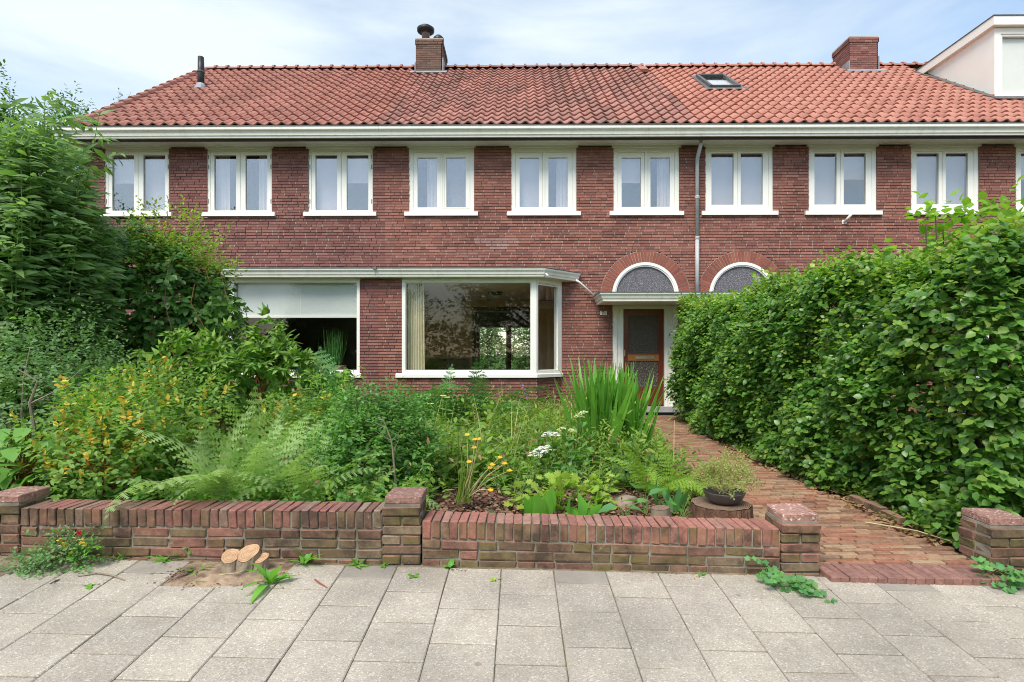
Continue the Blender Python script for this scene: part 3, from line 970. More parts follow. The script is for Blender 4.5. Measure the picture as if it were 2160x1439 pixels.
# -- arches over the doors: ring of voussoirs, white bow, figured glass
def arch(house, wall, cx):
    nv = 41
    r0, r1 = ARC_R + 0.004, ARC_O - 0.010
    da = math.pi / nv
    w0, w1 = r0 * da - 0.011, r1 * da - 0.012
    m = MB()
    for yy in (-0.004, 0.10):
        m.v += [(-w0 / 2, yy, r0), (w0 / 2, yy, r0), (w1 / 2, yy, r1), (-w1 / 2, yy, r1)]
    m.f += [(0, 1, 2, 3), (7, 6, 5, 4), (0, 4, 5, 1), (1, 5, 6, 2), (2, 6, 7, 3), (3, 7, 4, 0)]
    vm = m.mesh('brick')
    for i in range(nv):
        t = (i + 0.5) * da - math.pi / 2
        put('brick', vm, wall, (cx, FY + random.uniform(-.002, .002), ARC_Z), (0, t, 0), mat='brick_arch')
    mm = MB()
    n = 36
    def ring(mb, ra, rb, y0, y1):
        for i in range(n):
            a, b = math.pi * i / n, math.pi * (i + 1) / n
            P = lambda r, t, y: (cx + r * math.cos(t), y, ARC_Z + r * math.sin(t))
            mb.quad(P(ra, a, y0), P(rb, a, y0), P(rb, b, y0), P(ra, b, y0))
            mb.quad(P(ra, a, y0), P(ra, b, y0), P(ra, b, y1), P(ra, a, y1))
            mb.quad(P(rb, a, y0), P(rb, a, y1), P(rb, b, y1), P(rb, b, y0))
    ring(mm, ARC_R, ARC_O, FY + 0.004, FY + 0.13)
    mm.build('arch_mortar', 'mortar_pale', wall)
    w = MB()
    ring(w, ARC_R - 0.058, ARC_R + 0.002, FY - 0.006, FY + 0.10)
    ring(w, ARC_R - 0.085, ARC_R - 0.058, FY + 0.012, FY + 0.10)
    win = w.build('arch_window', 'paint_white', house)
    gm = MB()
    gm.v.append((cx, FY + 0.045, ARC_Z - .2))
    for i in range(n + 1):
        t = math.pi * i / n
        gm.v.append((cx + (ARC_R - .08) * math.cos(t), FY + 0.045, ARC_Z - (0.2 if i in (0, n) else 0) + (ARC_R - .08) * math.sin(t)))
    gm.f += [(0, i, i + 1) for i in range(1, n + 1)]
    gm.build('pane', 'figured_glass', win)
    MB().box(cx - ARC_R, cx + ARC_R, FY + .16, FY + .18, ARC_Z - .2, ARC_Z + ARC_R).build('backing', 'room_grey', win)
arch(MID, wallM, ACX)
arch(RIGHT, wallR, D2)

# -- upper windows
for i, (a, b) in enumerate(UPW):
    dy = -0.5 * i
    if i < 3:
        w_ = b - a
        window(LEFT, a, b, 314, 449 + dy, [(a + 14, a + 60), (a + 80, a + 126)], 326, 446 + dy - 2, 'thin', (('half', 'blind_grey'), ('net_left', 'net_right'), ('blind_grey', 'half'))[i])
    elif i < 6:
        window(MID, a, b, 312, 449 + dy, [(a + 18, a + 59), (a + 79, a + 120)], 331, 440 + dy - 2, 'thick',
               (('net_right', 'screen_mesh'), ('blind_grey', 'net_right'), ('half', 'net_right'))[i - 3])
    else:
        window(RIGHT, a, b, 310, 449 + dy, [(a + 14, a + 61), (a + 76, a + 123)], 322, 433 + dy + 1, 'plain', (('blind_grey', 'blind_grey'), ('blind_grey', 'half'), ('blind_grey', 'blind_grey'), ('half', 'blind_grey'))[i - 6])

# -- eaves: gutter, soffit
GPROF = [(0.42, ZS), (0.495, ZS + .003), (0.500, ZS + .040), (0.520, ZS + .046), (0.522, ZS + .060), (0.530, ZS + .095), (0.548, ZS + .122), (0.570, ZS + .136), (0.578, ZS + .150), (0.580, ZS + .205), (0.55, ZS + .207), (0.50, ZS + .14), (0.42, ZS + .10)]
ZPROF = [(0.575, ZS + .206), (0.592, ZS + .206), (0.592, ZS + .222), (0.54, ZS + .222), (0.54, ZS + .210)]
for hs, a, b in ((LEFT, XA - 0.28, XB - 0.002), (MID, XB + 0.002, XC_ - 0.002), (RIGHT, XC_ + .002, XD)):
    path_ = [(a, FY), (b, FY)]
    outs_ = [(0, -1), (0, -1)]
    gt = MB().sweep(GPROF, path_, outs_).build('gutter', 'gutter_paint', hs)
    MB().sweep(ZPROF, path_, outs_).build('gutter_edge', 'zinc_dark', gt)
    sf = MB()
    nb = 4
    for q in range(nb):
        sf.box(a, b, FY - 0.425 + q * 0.108 + 0.002, FY - 0.425 + (q + 1) * 0.108 - 0.002, ZS + .003 + (0 if q % 2 else .002), ZS + 0.02)
    sf.box(a, b, FY - .42, FY + .12, ZS + .022, ZS + .03)
    sf.build('soffit', 'soffit_paint', hs)

# -- bay windows under one long canopy
CPROF = [(0.0, 2.79), (0.02, 2.79), (0.035, 2.80), (0.04, 2.835), (0.055, 2.845), (0.065, 2.885), (0.095, 2.925), (0.10, 2.955), (0.06, 2.958), (0.0, 2.94)]
EDGE = [(0.07, 2.957), (0.108, 2.957), (0.108, 2.970), (-0.05, 2.985), (-0.05, 2.960)]
t22 = math.tan(R(22.5))
cyF = 11.25
cxR = gx(1150, 11.15) - 0.10 * t22
cxRb = cxR + (FY - cyF)
cxL = bxL0 - (cxR - bxM1)
cxLb = cxL - (FY - cyF)
s2 = math.sqrt(0.5)
def canopy(hs, path_, outs_, poly, name='bay_canopy'):
    c_ = MB().sweep(CPROF, path_, outs_).build(name, 'gutter_paint', hs)
    MB().sweep(EDGE, path_, outs_).build('canopy_edge', 'zinc_dark', c_)
    top = MB()
    i = len(top.v)
    top.v += [(x, y, 2.972) for x, y in poly]; top.f.append(tuple(range(len(poly))))
    top.build('canopy_roof', 'zinc', c_)
    so = MB()
    so.v += [(x, y, 2.792) for x, y in poly]; so.f.append(tuple(reversed(range(len(poly)))))
    so.build('soffit', 'soffit_paint', c_)
canopy(LEFT, [(cxLb, FY), (cxL, cyF), (XB - .002, cyF)], [(-s2, -s2), (-t22, -1), (0, -1)], [(cxLb, FY), (cxL, cyF), (XB - .002, cyF), (XB - .002, FY)])
canopy(MID, [(XB + .002, cyF), (cxR, cyF), (cxRb, FY)], [(0, -1), (t22, -1), (s2, -s2)], [(XB + .002, cyF), (cxR, cyF), (cxRb, FY), (XB + .002, FY)])
MB().box(XB - .035, XB + .03, cyF - .125, cyF - .10, 2.935, 2.985).build('canopy_clip', 'hinge_metal', MID)

def oquad_frame(mb, p, u, nrm, length, z0, z1, l, r, t, b, d):
    mb.obox(p, u, nrm, l, d, z1 - z0, z0)
    mb.obox(p + u * (length - r), u, nrm, r, d, z1 - z0, z0)
    mb.obox(p + u * l, u, nrm, length - l - r, d, t, z1 - t)
    mb.obox(p + u * l, u, nrm, length - l - r, d, b, z0)
def baylight(hs, p, q, l, r, name='bay_window', t=0.075, b=0.05, vent=False):
    P, Q = Vector((p[0], p[1], 0)), Vector((q[0], q[1], 0))
    u = (Q - P).normalized(); L = (Q - P).length
    nrm = Vector((u.y, -u.x, 0))
    zt, zb = 2.792, 0.885
    m = MB()
    oquad_frame(m, P + nrm * .01, u, nrm, L, zb, zt, l, r, t, b, 0.11)
    win = m.build(name, 'paint_white', hs)
    s = MB()
    oquad_frame(s, P + u * l - nrm * .012, u, nrm, L - l - r, zb + b, zt - t, .016, .016, .016, .016, 0.03)
    if vent:
        s.obox(P + u * l - nrm * .005, u, nrm, L - l - r, .03, .025, zt - t - .05)
    s.build('bead', 'paint', win)
    g_ = MB().obox(P + u * l - nrm * .03, u, nrm, L - l - r, 0.006, zt - zb - t - b, zb + b)
    g_.build('pane', 'glass', win)
    return win
def baysill(win, pts, outs_):
    MB().sweep([(-0.10, 0.80), (0.055, 0.797), (0.055, 0.862), (0.0, 0.884), (-0.10, 0.884)], pts, outs_).build('sill', 'paint_white', win)
wl = baylight(LEFT, (bxL0, BAYY), (bxL1, BAYY), .085, .05)
baysill(wl, [(chL, FY), (bxL0, BAYY), (bxL1 + .03, BAYY)], [(-s2, -s2), (-t22, -1), (0, -1)])
baylight(LEFT, (chL, FY), (bxL0, BAYY), .06, .05, vent=True)
wmid = baylight(MID, (bxM0, BAYY), (bxM1, BAYY), .065, .10)
baysill(wmid, [(bxM0 - .12, BAYY), (bxM1, BAYY), (chR, FY)], [(0, -1), (t22, -1), (s2, -s2)])
baylight(MID, (bxM1, BAYY), (chR, FY), .05, .12, vent=True)
# header boards behind the soffit
MB().box(bxL0, XB - .003, BAYY + .13, FY + .1, 2.80, 2.90).build('bay_ceiling', 'room_ceiling', LEFT)
MB().box(XB + .003, bxM1, BAYY + .13, FY + .1, 2.80, 2.90).build('bay_ceiling', 'room_ceiling', MID)
for hs_, xa_, xb_ in ((LEFT, bxL0, XB - .003), (MID, XB + .003, bxM1 + .2)):
    MB().box(xa_, xb_, BAYY + .14, FY + .12, .10, .18).build('bay_floor', 'room_floor', hs_)
# ground floor window of the right house, behind the hedge
hw = MB(); bars(hw, 7.2, 9.9, .85, 2.72, .07, .07, .07, .07, FY + .03, FY + .12)
hwo = hw.build('window', 'paint_white', RIGHT)
MB().box(7.27, 9.83, FY + .07, FY + .076, .92, 2.65).build('pane', 'glass', hwo)
MB().box(7.1, 10.0, FY - .05, FY + .03, .77, .848).build('sill', 'paint_white', hwo)

# -- entrance canopy over both doors
ecx0 = gx(1266, 11.04)
ecx1 = 2 * XC_ - ecx0
EPROF = [(-0.06, 2.295), (0.0, 2.295), (0.012, 2.30), (0.018, 2.345), (0.032, 2.352), (0.05, 2.40), (0.078, 2.435), (0.082, 2.462), (-0.06, 2.462)]
EEDGE = [(0.04, 2.464), (0.092, 2.464), (0.092, 2.478), (-0.06, 2.486), (-0.06, 2.465)]
ey = 11.12
for hs, a, b, side in ((MID, ecx0 + .075, XC_ - .002, 0), (RIGHT, XC_ + .002, ecx1 - .075, 1)):
    if side == 0:
        pth, ot = [(a, FY - .002), (a, ey), (b, ey)], [(-1, 0), (-1, -1), (0, -1)]
    else:
        pth, ot = [(a, ey), (b, ey), (b, FY - .002)], [(0, -1), (1, -1), (1, 0)]
    c_ = MB().sweep(EPROF, pth, ot).build('door_canopy', 'gutter_paint', hs)
    MB().sweep(EEDGE, pth, ot).build('canopy_edge', 'zinc_dark', c_)
    MB().box(min(a, b), max(a, b), ey, FY - .003, 2.474, 2.482).build('canopy_roof', 'zinc', c_)
    MB().box(min(a, b), max(a, b), ey, FY + .01, 2.302, 2.32).build('soffit', 'soffit_paint', c_)
dp = MB().tube([(gx(1216, 11.75), 11.80, 2.80), (gx(1222, 11.86), 11.84, 2.76), (gx(1252, 11.9), 11.9, 2.50)], 0.024, 8)
dp.build('drain_pipe', 'paint_white', MID, smooth=True)
MB().tube([(cxR + .06, cyF - .06, 2.845), (cxR + .10, cyF - .12, 2.80)], .018, 8).build('overflow_pipe', 'paint_white', MID, smooth=True)

# -- front doors
def entrance(hs, cx, flip=1):
    h = (DX1 - DX0) / 2
    m = MB()
    yb_ = FY + .02
    zt = 2.302
    lx0, lx1 = cx - h + (0.235 if flip > 0 else 0.285), cx + h - (0.285 if flip > 0 else 0.235)
    for a, b, yy in ((cx - h + .002, cx - h + .10, 0.0), (cx - h + .10, lx0 - .07, .028), (lx0 - .07, lx0, .012),
                     (lx1, lx1 + .07, .012), (lx1 + .07, cx + h - .11, .028), (cx + h - .11, cx + h - .002, 0.0)):
        m.box(a + .001, b - .001, yb_ + yy, yb_ + .14, 0.10, zt)
    m.box(lx0, lx1, yb_ + .013, yb_ + .14, 2.225, zt)
    case = m.build('door_frame', 'paint', hs)
    d = MB()
    y0, y1 = FY + .085, FY + .13
    dz0, dz1 = 0.17, 2.222
    st = 0.105
    g1 = (1.26, 2.10); g0 = (0.55, 1.13)
    d.box(lx0 + .004, lx0 + st, y0, y1, dz0, dz1); d.box(lx1 - st, lx1 - .004, y0, y1, dz0, dz1)
    d.box(lx0 + st, lx1 - st, y0, y1, g1[1], dz1); d.box(lx0 + st, lx1 - st, y0, y1, dz0, g0[0])
    door = d.build('door', 'door_wood', hs)
    MB().box(lx0 + st, lx1 - st, y0 - .003, y1, g0[1], g1[0]).build('letter_rail', 'door_rail', door)
    MB().box(lx0 + st + .16, lx1 - st - .10, y0 - .012, y0 - .003, 1.165, 1.225).build('letterbox', 'letterbox_metal', door)
    for a, b in (g0, g1):
        MB().box(lx0 + st, lx1 - st, y0 + .02, y0 + .028, a, b).build('pane', 'figured_glass_door', door)
        bd = MB(); bars(bd, lx0 + st, lx1 - st, a, b, .012, .012, .012, .012, y0 + .004, y0 + .019)
        bd.build('bead', 'door_wood', door)
    MB().box(lx0 + .025, lx0 + .045, y0 - .03, y0 - .002, 1.22, 1.36).build('handle', 'letterbox_metal', door)
    MB().box(lx0 + .02, lx1 - .02, y0 - .02, y0 - .002, .19, .225).build('weather_bar', 'door_wood', door)
    MB().box(cx - h, cx + h, FY + .17, FY + .19, 0, 2.32).build('hall_backing', 'room_grey', hs)
    s = MB()
    s.box(cx - h, cx + h, FY - .10, FY + .20, 0.055, 0.165)
    stp = s.build('doorstep', 'step_stone', hs)
    MB().box(cx - h + .02, cx + h - .02, FY - .04, FY + .2, -.05, .054).build('step_riser', 'step_dark', stp)
    bl_ = MB().box(lx1 + .09, lx1 + .125, yb_ + .008, yb_ + .0275, 1.62, 1.70)
    bell = bl_.build('doorbell', 'plate_white', hs)
    MB().box(lx1 + .10, lx1 + .115, yb_ + .003, yb_ + .0078, 1.65, 1.67).build('button', 'ink', bell)
entrance(MID, ACX)
entrance(RIGHT, D2, -1)

# house number 71
np_x0, np_x1 = gx(1266, FY), gx(1280, FY)
nz0, nz1 = gz(664.5, FY), gz(656.5, FY)
plate = MB().box(np_x0, np_x1, FY - .012, FY - .003, nz0, nz1).build('house_number_plate', 'plate_white', MID)
tc = bpy.data.curves.new('digits', 'FONT')
tc.body = '71'
tc.size = 0.085
tc.align_x, tc.align_y = 'CENTER', 'CENTER'
tc.extrude = 0.001
tc.offset = 0.0012
to = bpy.data.objects.new('digits_curve', tc)
col.objects.link(to)
bpy.context.view_layer.update()
tme = bpy.data.meshes.new_from_object(to.evaluated_get(bpy.context.evaluated_depsgraph_get()))
bpy.data.objects.remove(to)
put('digits', tme, plate, ((np_x0 + np_x1) / 2 + .008, FY - .0135, (nz0 + nz1) / 2), (R(90), 0, 0), mat='ink')

# downpipe between the middle and right houses
dpx = gx(1469, FY)
m = MB()
m.tube([(dpx, FY - .30, ZS + .02), (dpx, FY - .28, ZS - .10), (dpx - .015, FY - .12, ZS - .30), (dpx, FY - .055, ZS - .42), (dpx, FY - .055, 3.7)], .040, 12)
m.tube([(dpx, FY - .055, 3.72), (dpx, FY - .055, 2.47)], .0425, 12)
down = m.build('downpipe', 'pipe_grey', MID, smooth=True)
for z in (3.70, 4.55):
    MB().lathe([(.040, -.03), (.050, -.025), (.050, -.005), (.044, 0), (.050, .005), (.050, .022), (.040, .03)], (dpx, FY - .055, z), 14).build('collar', 'pipe_grey', down, smooth=True)
# flag pole holder on the right house
fx, fz = gx(1781, FY), gz(468, FY)
fh = MB().box(fx - .05, fx + .04, FY - .012, FY - .003, fz - .06, fz + .02)
fho = fh.build('flag_holder', 'paint_white', RIGHT)
MB().tube([(fx - .01, FY - .012, fz - .03), (fx + .05, FY - .17, fz + .10)], .026, 8).build('socket', 'paint_white', fho, smooth=True)

# ------------------------------------------------------------------ roofs
EY, EZ, RY = 11.5, 5.905, 16.4
TAN = 0.7306
PITCH = math.atan(TAN)
RZT = EZ + TAN * (RY - EY)
TW, TG = 0.235, 0.357
CS, SN = math.cos(PITCH), math.sin(PITCH)
def roof_pt(X, v, h=0.0):
    return (X, EY + v * CS - h * SN, EZ + v * SN + h * CS)
def tile_mesh(name, seed=0):
    """pantile: x across, y up the slope, z out of the roof; origin at the lower left."""
    k = 10
    V, F = [], []
    L = TG + 0.07
    rows = [(0.0, 0.050), (L, 0.010)]
    def prof(t):
        t2 = (t + 0.25) % 1.0
        return 0.025 * math.cos(2 * math.pi * t2) + 0.010 * max(0, math.cos(2 * math.pi * t2)) ** 3
    for vv, h in rows:
        V += [(TW * 1.03 * i / k, vv, h + prof(i / k)) for i in range(k + 1)]
    V += [(TW * 1.03 * i / k, 0.004, rows[0][1] + prof(i / k) - 0.030) for i in range(k + 1)]
    for i in range(k):
        F.append((i, i + 1, i + k + 2, i + k + 1))
        a = 2 * (k + 1)
        F.append((a + i, a + i + 1, i + 1, i))
    me = bpy.data.meshes.new(name)
    me.from_pydata(V, [], F)
    me.polygons.foreach_set('use_smooth', [j % 2 == 0 for j in range(len(F))])
    me.update()
    return me
tmesh = {}
SKY = (4.72, 5.48, (14.09 - EY) / CS, (15.19 - EY) / CS)
DORM_X, DORM_Y0, DORM_Y1 = 10.93, 13.18, 15.5
CHIM = [(gx(877, 16.0), gx(933, 16.0), 16.0, 17.05, 10.13), (gx(1792, 15.9), gx(1852, 15.9), 15.9, 16.75, 10.06)]
NROW = 17
def roof(hs, xa, xb, mat, focus):
    u = MB()
    for s in (1, -1):
        e = (EY, EZ - .03) if s == 1 else (2 * RY - EY, EZ - .03)
        u.quad((xa, e[0], e[1]), (xb, e[0], e[1]), (xb, RY, RZT - .03), (xa, RY, RZT - .03))
    u.quad((xa, EY + .06, EZ - .04), (xb, EY + .06, EZ - .04), (xb, EY + .06, EZ - .3), (xa, EY + .06, EZ - .3))
    u.tri((xa, EY, EZ - .03), (xa, RY, RZT - .03), (xa, 2 * RY - EY, EZ - .03))
    u.tri((xb, EY, EZ - .03), (xb, 2 * RY - EY, EZ - .03), (xb, RY, RZT - .03))
    rf = u.build('roof', 'roof_felt', hs)
    if mat not in tmesh:
        tmesh[mat] = tile_mesh('roof_tile')
    me = tmesh[mat]
    ncol = int(round((xb - xa) / TW))
    tw = (xb - xa) / ncol
    spots = []
    for r in range(NROW):
        for c in range(ncol):
            X, v = xa + c * tw, r * TG - 0.02
            xm, vm = X + TW / 2, v + TG / 2
            Y = EY + vm * CS
            if hs is RIGHT:
                if SKY[0] - .02 < xm < SKY[1] + .02 and SKY[2] - .05 < vm < SKY[3] + .02:
                    continue
                if xm > DORM_X - .06 and Y > DORM_Y0 - .10:
                    continue
            if any(a - .02 < xm < b + .02 and Y > y0 - .12 for a, b, y0, y1, zt in CHIM):
                continue
            spots.append((X, v))
    spots.sort(key=lambda s: math.hypot(s[0] - focus, s[1] * 1.3))
    V = np.array([v.co[:] for v in me.vertices]); nv = len(V)
    faces = [tuple(p.vertices) for p in me.polygons]
    rest = MB()
    for i, (X, v) in enumerate(spots):
        x, y, z = roof_pt(X, v)
        a = random.uniform(-.006, .006)
        if i < 300:
            put('roof_tile', me, rf, (x, y, z), (PITCH + random.uniform(-.012, .012), 0, a), mat=mat)
        else:
            b0 = len(rest.v)
            h = random.uniform(-.004, .004)
            rest.v += [roof_pt(X + px, v + py, pz + h) for px, py, pz in V]
            rest.f += [tuple(b0 + q for q in f) for f in faces]
    tf = rest.build('tile_field', mat, rf, kind='stuff')
    tf.data.polygons.foreach_set('use_smooth', [j % 2 == 0 for j in range(len(tf.data.polygons))])
    # ridge caps
    rm = MB()
    n = 8
    L = 0.335
    for x0, x1, ra in ((0, L - .055, .105), (L - .06, L, .145)):
        for i in range(n):
            t0, t1 = math.pi * i / n, math.pi * (i + 1) / n
            q = lambda x, t: (x, ra * math.cos(t) * 1.05, ra * math.sin(t) * .85 - .03)
            rm.quad(q(x0, t0), q(x1, t0), q(x1, t1), q(x0, t1))
        for xe in (x0, x1):
            b0 = len(rm.v)
            rm.v += [(xe, ra * math.cos(math.pi * i / n) * 1.05, ra * math.sin(math.pi * i / n) * .85 - .03) for i in range(n + 1)]
            rm.f.append(tuple(range(b0, b0 + n + 1)))
    rmesh = rm.mesh('ridge_tile')
    x = xa
    while x < xb - .1:
        for a, b, y0, y1, zt in CHIM:
            if a - .30 < x < b:
                x = b + .02
        if x < xb - .1:
            put('ridge_tile', rmesh, rf, (x, RY, RZT + .05 + random.uniform(-.006, .006)), (0, random.uniform(-.01, .01), 0), mat=mat)
        x += L
    return rf
XR0 = -9.02
rfL = roof(LEFT, XR0, XB, 'tile_left', -4.5)
rfM = roof(MID, XB, XC_ - .03, 'tile_middle', 0.4)
rfR = roof(RIGHT, XC_ - .03, XD, 'tile_right', 6.0)
# verge at the gable end
vg = MB()
for i in range(NROW):
    a, b = roof_pt(XR0, i * TG - .02, .055), roof_pt(XR0, (i + 1) * TG, .03)
    vg.tube([a, b], [.085, .07], 8)
vg.build('verge_tiles', 'tile_left', rfL, kind='stuff')
# seam of raised tiles between the left and middle roofs
MB().quad((XA, FY + .1, ZS), (XA, 20.9, ZS), (XA, RY, RZT - .05), (XA, RY, RZT - .05)).build('gable', 'brick_plum', LEFT)

# skylight
def slopebox(mb, x0, x1, v0, v1, h0, h1):
    i = len(mb.v)
    for h in (h0, h1):
        mb.v += [roof_pt(x0, v0, h), roof_pt(x1, v0, h), roof_pt(x1, v1, h), roof_pt(x0, v1, h)]
    mb.f += [tuple(i + q for q in f) for f in ((0, 3, 2, 1), (4, 5, 6, 7), (0, 1, 5, 4), (1, 2, 6, 5), (2, 3, 7, 6), (3, 0, 4, 7))]
s0, s1, v0, v1 = SKY
m = MB()
slopebox(m, s0, s0 + .07, v0, v1, -.03, .11); slopebox(m, s1 - .07, s1, v0, v1, -.03, .11)
slopebox(m, s0 + .07, s1 - .07, v1 - .10, v1, -.03, .12); slopebox(m, s0 + .07, s1 - .07, v0, v0 + .07, -.03, .10)
slopebox(m, s0 - .10, s0, v0 - .12, v1 + .05, -.02, .05); slopebox(m, s1, s1 + .10, v0 - .12, v1 + .05, -.02, .05)
sk = m.build('skylight', 'zinc_dark', rfR)
m = MB(); slopebox(m, s0 + .07, s1 - .07, v0 + .07, v1 - .10, .05, .056); m.build('pane', 'glass', sk)
m = MB(); slopebox(m, s0 + .07, s1 - .07, v0 + .07, v1 - .42, .03, .036); m.build('blind', 'paint_white', sk)
m = MB(); slopebox(m, s0 - .14, s1 + .14, v0 - .20, v0 - .0, .045, .052); m.build('flashing', 'zinc_dark', sk)

# chimneys
def chimney(hs, c, mat, mort):
    x0, x1, y0, y1, zt = c
    zb = EZ + TAN * (y0 - EY) - .25
    mo = MB(); mo.box(x0 + .014, x1 - .014, y0 + .014, y1 - .014, zb, zt - .02)
    ch = mo.build('chimney', mort, hs)
    bk2 = MB()
    nr = int((zt - zb) / .062)
    for r in range(nr):
        z = zt - (r + 1) * .062
        o2 = 0.018 if r < 2 else 0.0
        for (p, u, L) in (((x0 - o2, y0 - o2), (1, 0), x1 - x0 + 2 * o2), ((x1 + o2, y0 - o2), (0, 1), y1 - y0 + 2 * o2),
                          ((x0 - o2, y1 + o2), (0, -1), y1 - y0 + 2 * o2), ((x1 + o2, y1 + o2), (-1, 0), x1 - x0 + 2 * o2)):
            uu = Vector((u[0], u[1], 0)); nn = Vector((uu.y, -uu.x, 0))
            s = 0.0
            first = r % 2 == 0
            while s < L - .02:
                e = min(L, s + (.104 if first else .212))
                first = False
                if L - e < .05: e = L
                bk2.obox(Vector((p[0], p[1], 0)) + uu * s, uu, nn, e - s - .010, .03, .050, z)
                s = e
    bk2.build('brickwork', mat, ch, kind='stuff')
    MB().box(x0 - .012, x1 + .012, y0 - .012, y1 + .012, zt, zt + .035).build('cap', mort, ch)
    f = MB()
    yq = y0 - .05
    vq = (yq - EY) / CS
    slopebox(f, x0 - .14, x1 + .14, vq - .16, vq + .05, .045, .06)
    f.box(x0 - .03, x0 - .004, y0 - .02, y1, zb + .2, zb + .25 + .30); f.box(x1 + .004, x1 + .03, y0 - .02, y1, zb + .2, zb + .25 + .42)
    f.build('flashing', 'lead', ch)
    return ch
c1 = chimney(MID, CHIM[0], 'brick_chimney', 'mortar_pale')
chimney(RIGHT, CHIM[1], 'brick_plum', 'mortar_pale')
px_, py_, pz_ = gx(898, 16.3), 16.3, CHIM[0][4] + .03
MB().lathe([(.0, 0), (.115, 0), (.115, .42)], (px_, py_, pz_), 16).build('flue_pipe', 'brown_pipe', c1, smooth=True)
cw = MB().lathe([(.12, .335), (.17, .315), (.245, .365), (.25, .44), (.225, .45), (.19, .40), (.14, .37)], (px_, py_, pz_), 18)
cw.lathe([(.0, .525), (.10, .52), (.16, .505), (.165, .475), (.12, .46), (.0, .46)], (px_, py_, pz_), 18)
cw.build('flue_cowl', 'black_plastic', c1, smooth=True)
hood = MB().lathe([(.0, .20), (.08, .185), (.145, .12), (.16, .03), (.13, -.01)], (gx(925, 16.2), 16.2, pz_), 16)
hood.build('flue_hood', 'black_plastic', c1, smooth=True)
# black vent pipe on the left roof
vx, vy = -8.10, 14.45
vz = EZ + TAN * (vy - EY)
vp = MB().tube([(vx, vy, vz - .1), (vx, vy, vz + .42), (vx + .004, vy, vz + .46), (vx, vy, vz + .80)], [.085, .080, .078, .072], 12).build('vent_pipe', 'black_plastic', rfL, smooth=True)
MB().lathe([(.09, 0), (.094, .02), (.09, .04)], (vx, vy, vz + .40), 12).build('collar', 'zinc_dark', vp)
MB().lathe([(.17, -.05), (.13, .05), (.088, .12)], (vx, vy, vz), 12).build('flashing', 'lead', vp)
# small ventilation tile
vq = (15.9 - EY) / CS
m = MB(); slopebox(m, gx(1347, 15.9), gx(1363, 15.9), vq - .2, vq + .25, .05, .13); m.build('vent_tile', 'tile_right', rfM)

# dormer
dz1 = 8.97
dzb = EZ + TAN * (DORM_Y0 - EY)
DX9 = XD - .6
m = MB()
m.quad((DORM_X, DORM_Y0, dzb - .1), (DORM_X, DORM_Y1 + .1, EZ + TAN * (DORM_Y1 + .1 - EY) - .1), (DORM_X, DORM_Y1 + .1, dz1 - .2), (DORM_X, DORM_Y0, dz1 - .2))
m.quad((DX9, DORM_Y0, dzb - .1), (DX9, DORM_Y0, dz1 - .2), (DX9, DORM_Y1 + .1, dz1 - .2), (DX9, DORM_Y1 + .1, EZ + TAN * (DORM_Y1 + .1 - EY) - .1))
m.box(DORM_X + .003, DORM_X + .15, DORM_Y0 - .012, DORM_Y0 + .05, dzb - .02, dz1 - .21)
m.box(DORM_X + .15, DX9 - .003, DORM_Y0 - .012, DORM_Y0 + .05, dz1 - .35, dz1 - .21)
m.box(DORM_X + .15, DX9 - .003, DORM_Y0 - .012, DORM_Y0 + .05, dzb - .02, dzb + .07)
dorm = m.build('dormer', 'paint_white', rfR)
m = MB()
m.box(DORM_X - .10, DX9 + .1, DORM_Y0 - .12, DORM_Y1 + .35, dz1 - .20, dz1)
m.build('dormer_fascia', 'paint_white', dorm)
MB().box(DORM_X - .115, DX9 + .115, DORM_Y0 - .135, DORM_Y1 + .36, dz1 + .001, dz1 + .022).build('dormer_roof_edge', 'zinc_dark', dorm)
fr = MB(); bars(fr, DORM_X + .15, DX9 - .01, dzb + .07, dz1 - .35, .05, .05, .05, .05, DORM_Y0 + .01, DORM_Y0 + .07)
dw = fr.build('dormer_window', 'paint_white', dorm)
MB().box(DORM_X + .2, DX9 - .06, DORM_Y0 + .04, DORM_Y0 + .046, dzb + .12, dz1 - .40).build('pane', 'glass', dw)
MB().box(DORM_X + .18, DX9 - .04, DORM_Y0 + .10, DORM_Y0 + .11, dzb + .09, dz1 - .36).build('blind', 'paint_white', dw)
MB().box(DORM_X + .16, DX9 - .02, DORM_Y0 + .14, DORM_Y0 + .16, dzb - .3, dz1 - .2).build('backing', 'room_grey', dw)
fl = MB()
va, vb = (DORM_Y0 - .15 - EY) / CS, (DORM_Y1 + .1 - EY) / CS
slopebox(fl, DORM_X - .17, DORM_X - .003, va - .1, vb, .045, .065)
slopebox(fl, DORM_X - .17, DX9, va - .12, va + .12, .066, .075)
fl.build('flashing', 'zinc_dark', dorm)
MB().tube([(DORM_X - .14, DORM_Y1 + .2, dz1 - .28), (DORM_X - .16, DORM_Y1 - .1, dz1 - .14)], .05, 8).build('gutter_end', 'zinc_dark', dorm)

# ------------------------------------------------------------------ rooms behind the windows
def room(hs, x0, x1, y0, y1, z0, z1, wall, ceil='room_ceiling', floor='room_floor', back=True):
    MB().quad((x0, y0, z0), (x1, y0, z0), (x1, y1, z0), (x0, y1, z0)).build('room_floor', floor, hs)
    MB().quad((x0, y0, z1), (x0, y1, z1), (x1, y1, z1), (x1, y0, z1)).build('room_ceiling', ceil, hs)
    MB().quad((x0, FY + .13, z0), (x0, y1, z0), (x0, y1, z1), (x0, FY + .13, z1)).build('room_wall', wall, hs)
    MB().quad((x1, FY + .13, z0), (x1, FY + .13, z1), (x1, y1, z1), (x1, y1, z0)).build('room_wall', wall, hs)
    if back:
        MB().quad((x0, y1, z0), (x1, y1, z0), (x1, y1, z1), (x0, y1, z1)).build('room_wall', wall, hs)
room(LEFT, chL - .3, XB - .06, FY + .125, 17.0, .18, 2.795, 'room_grey', 'room_grey')
RMX = 1.45
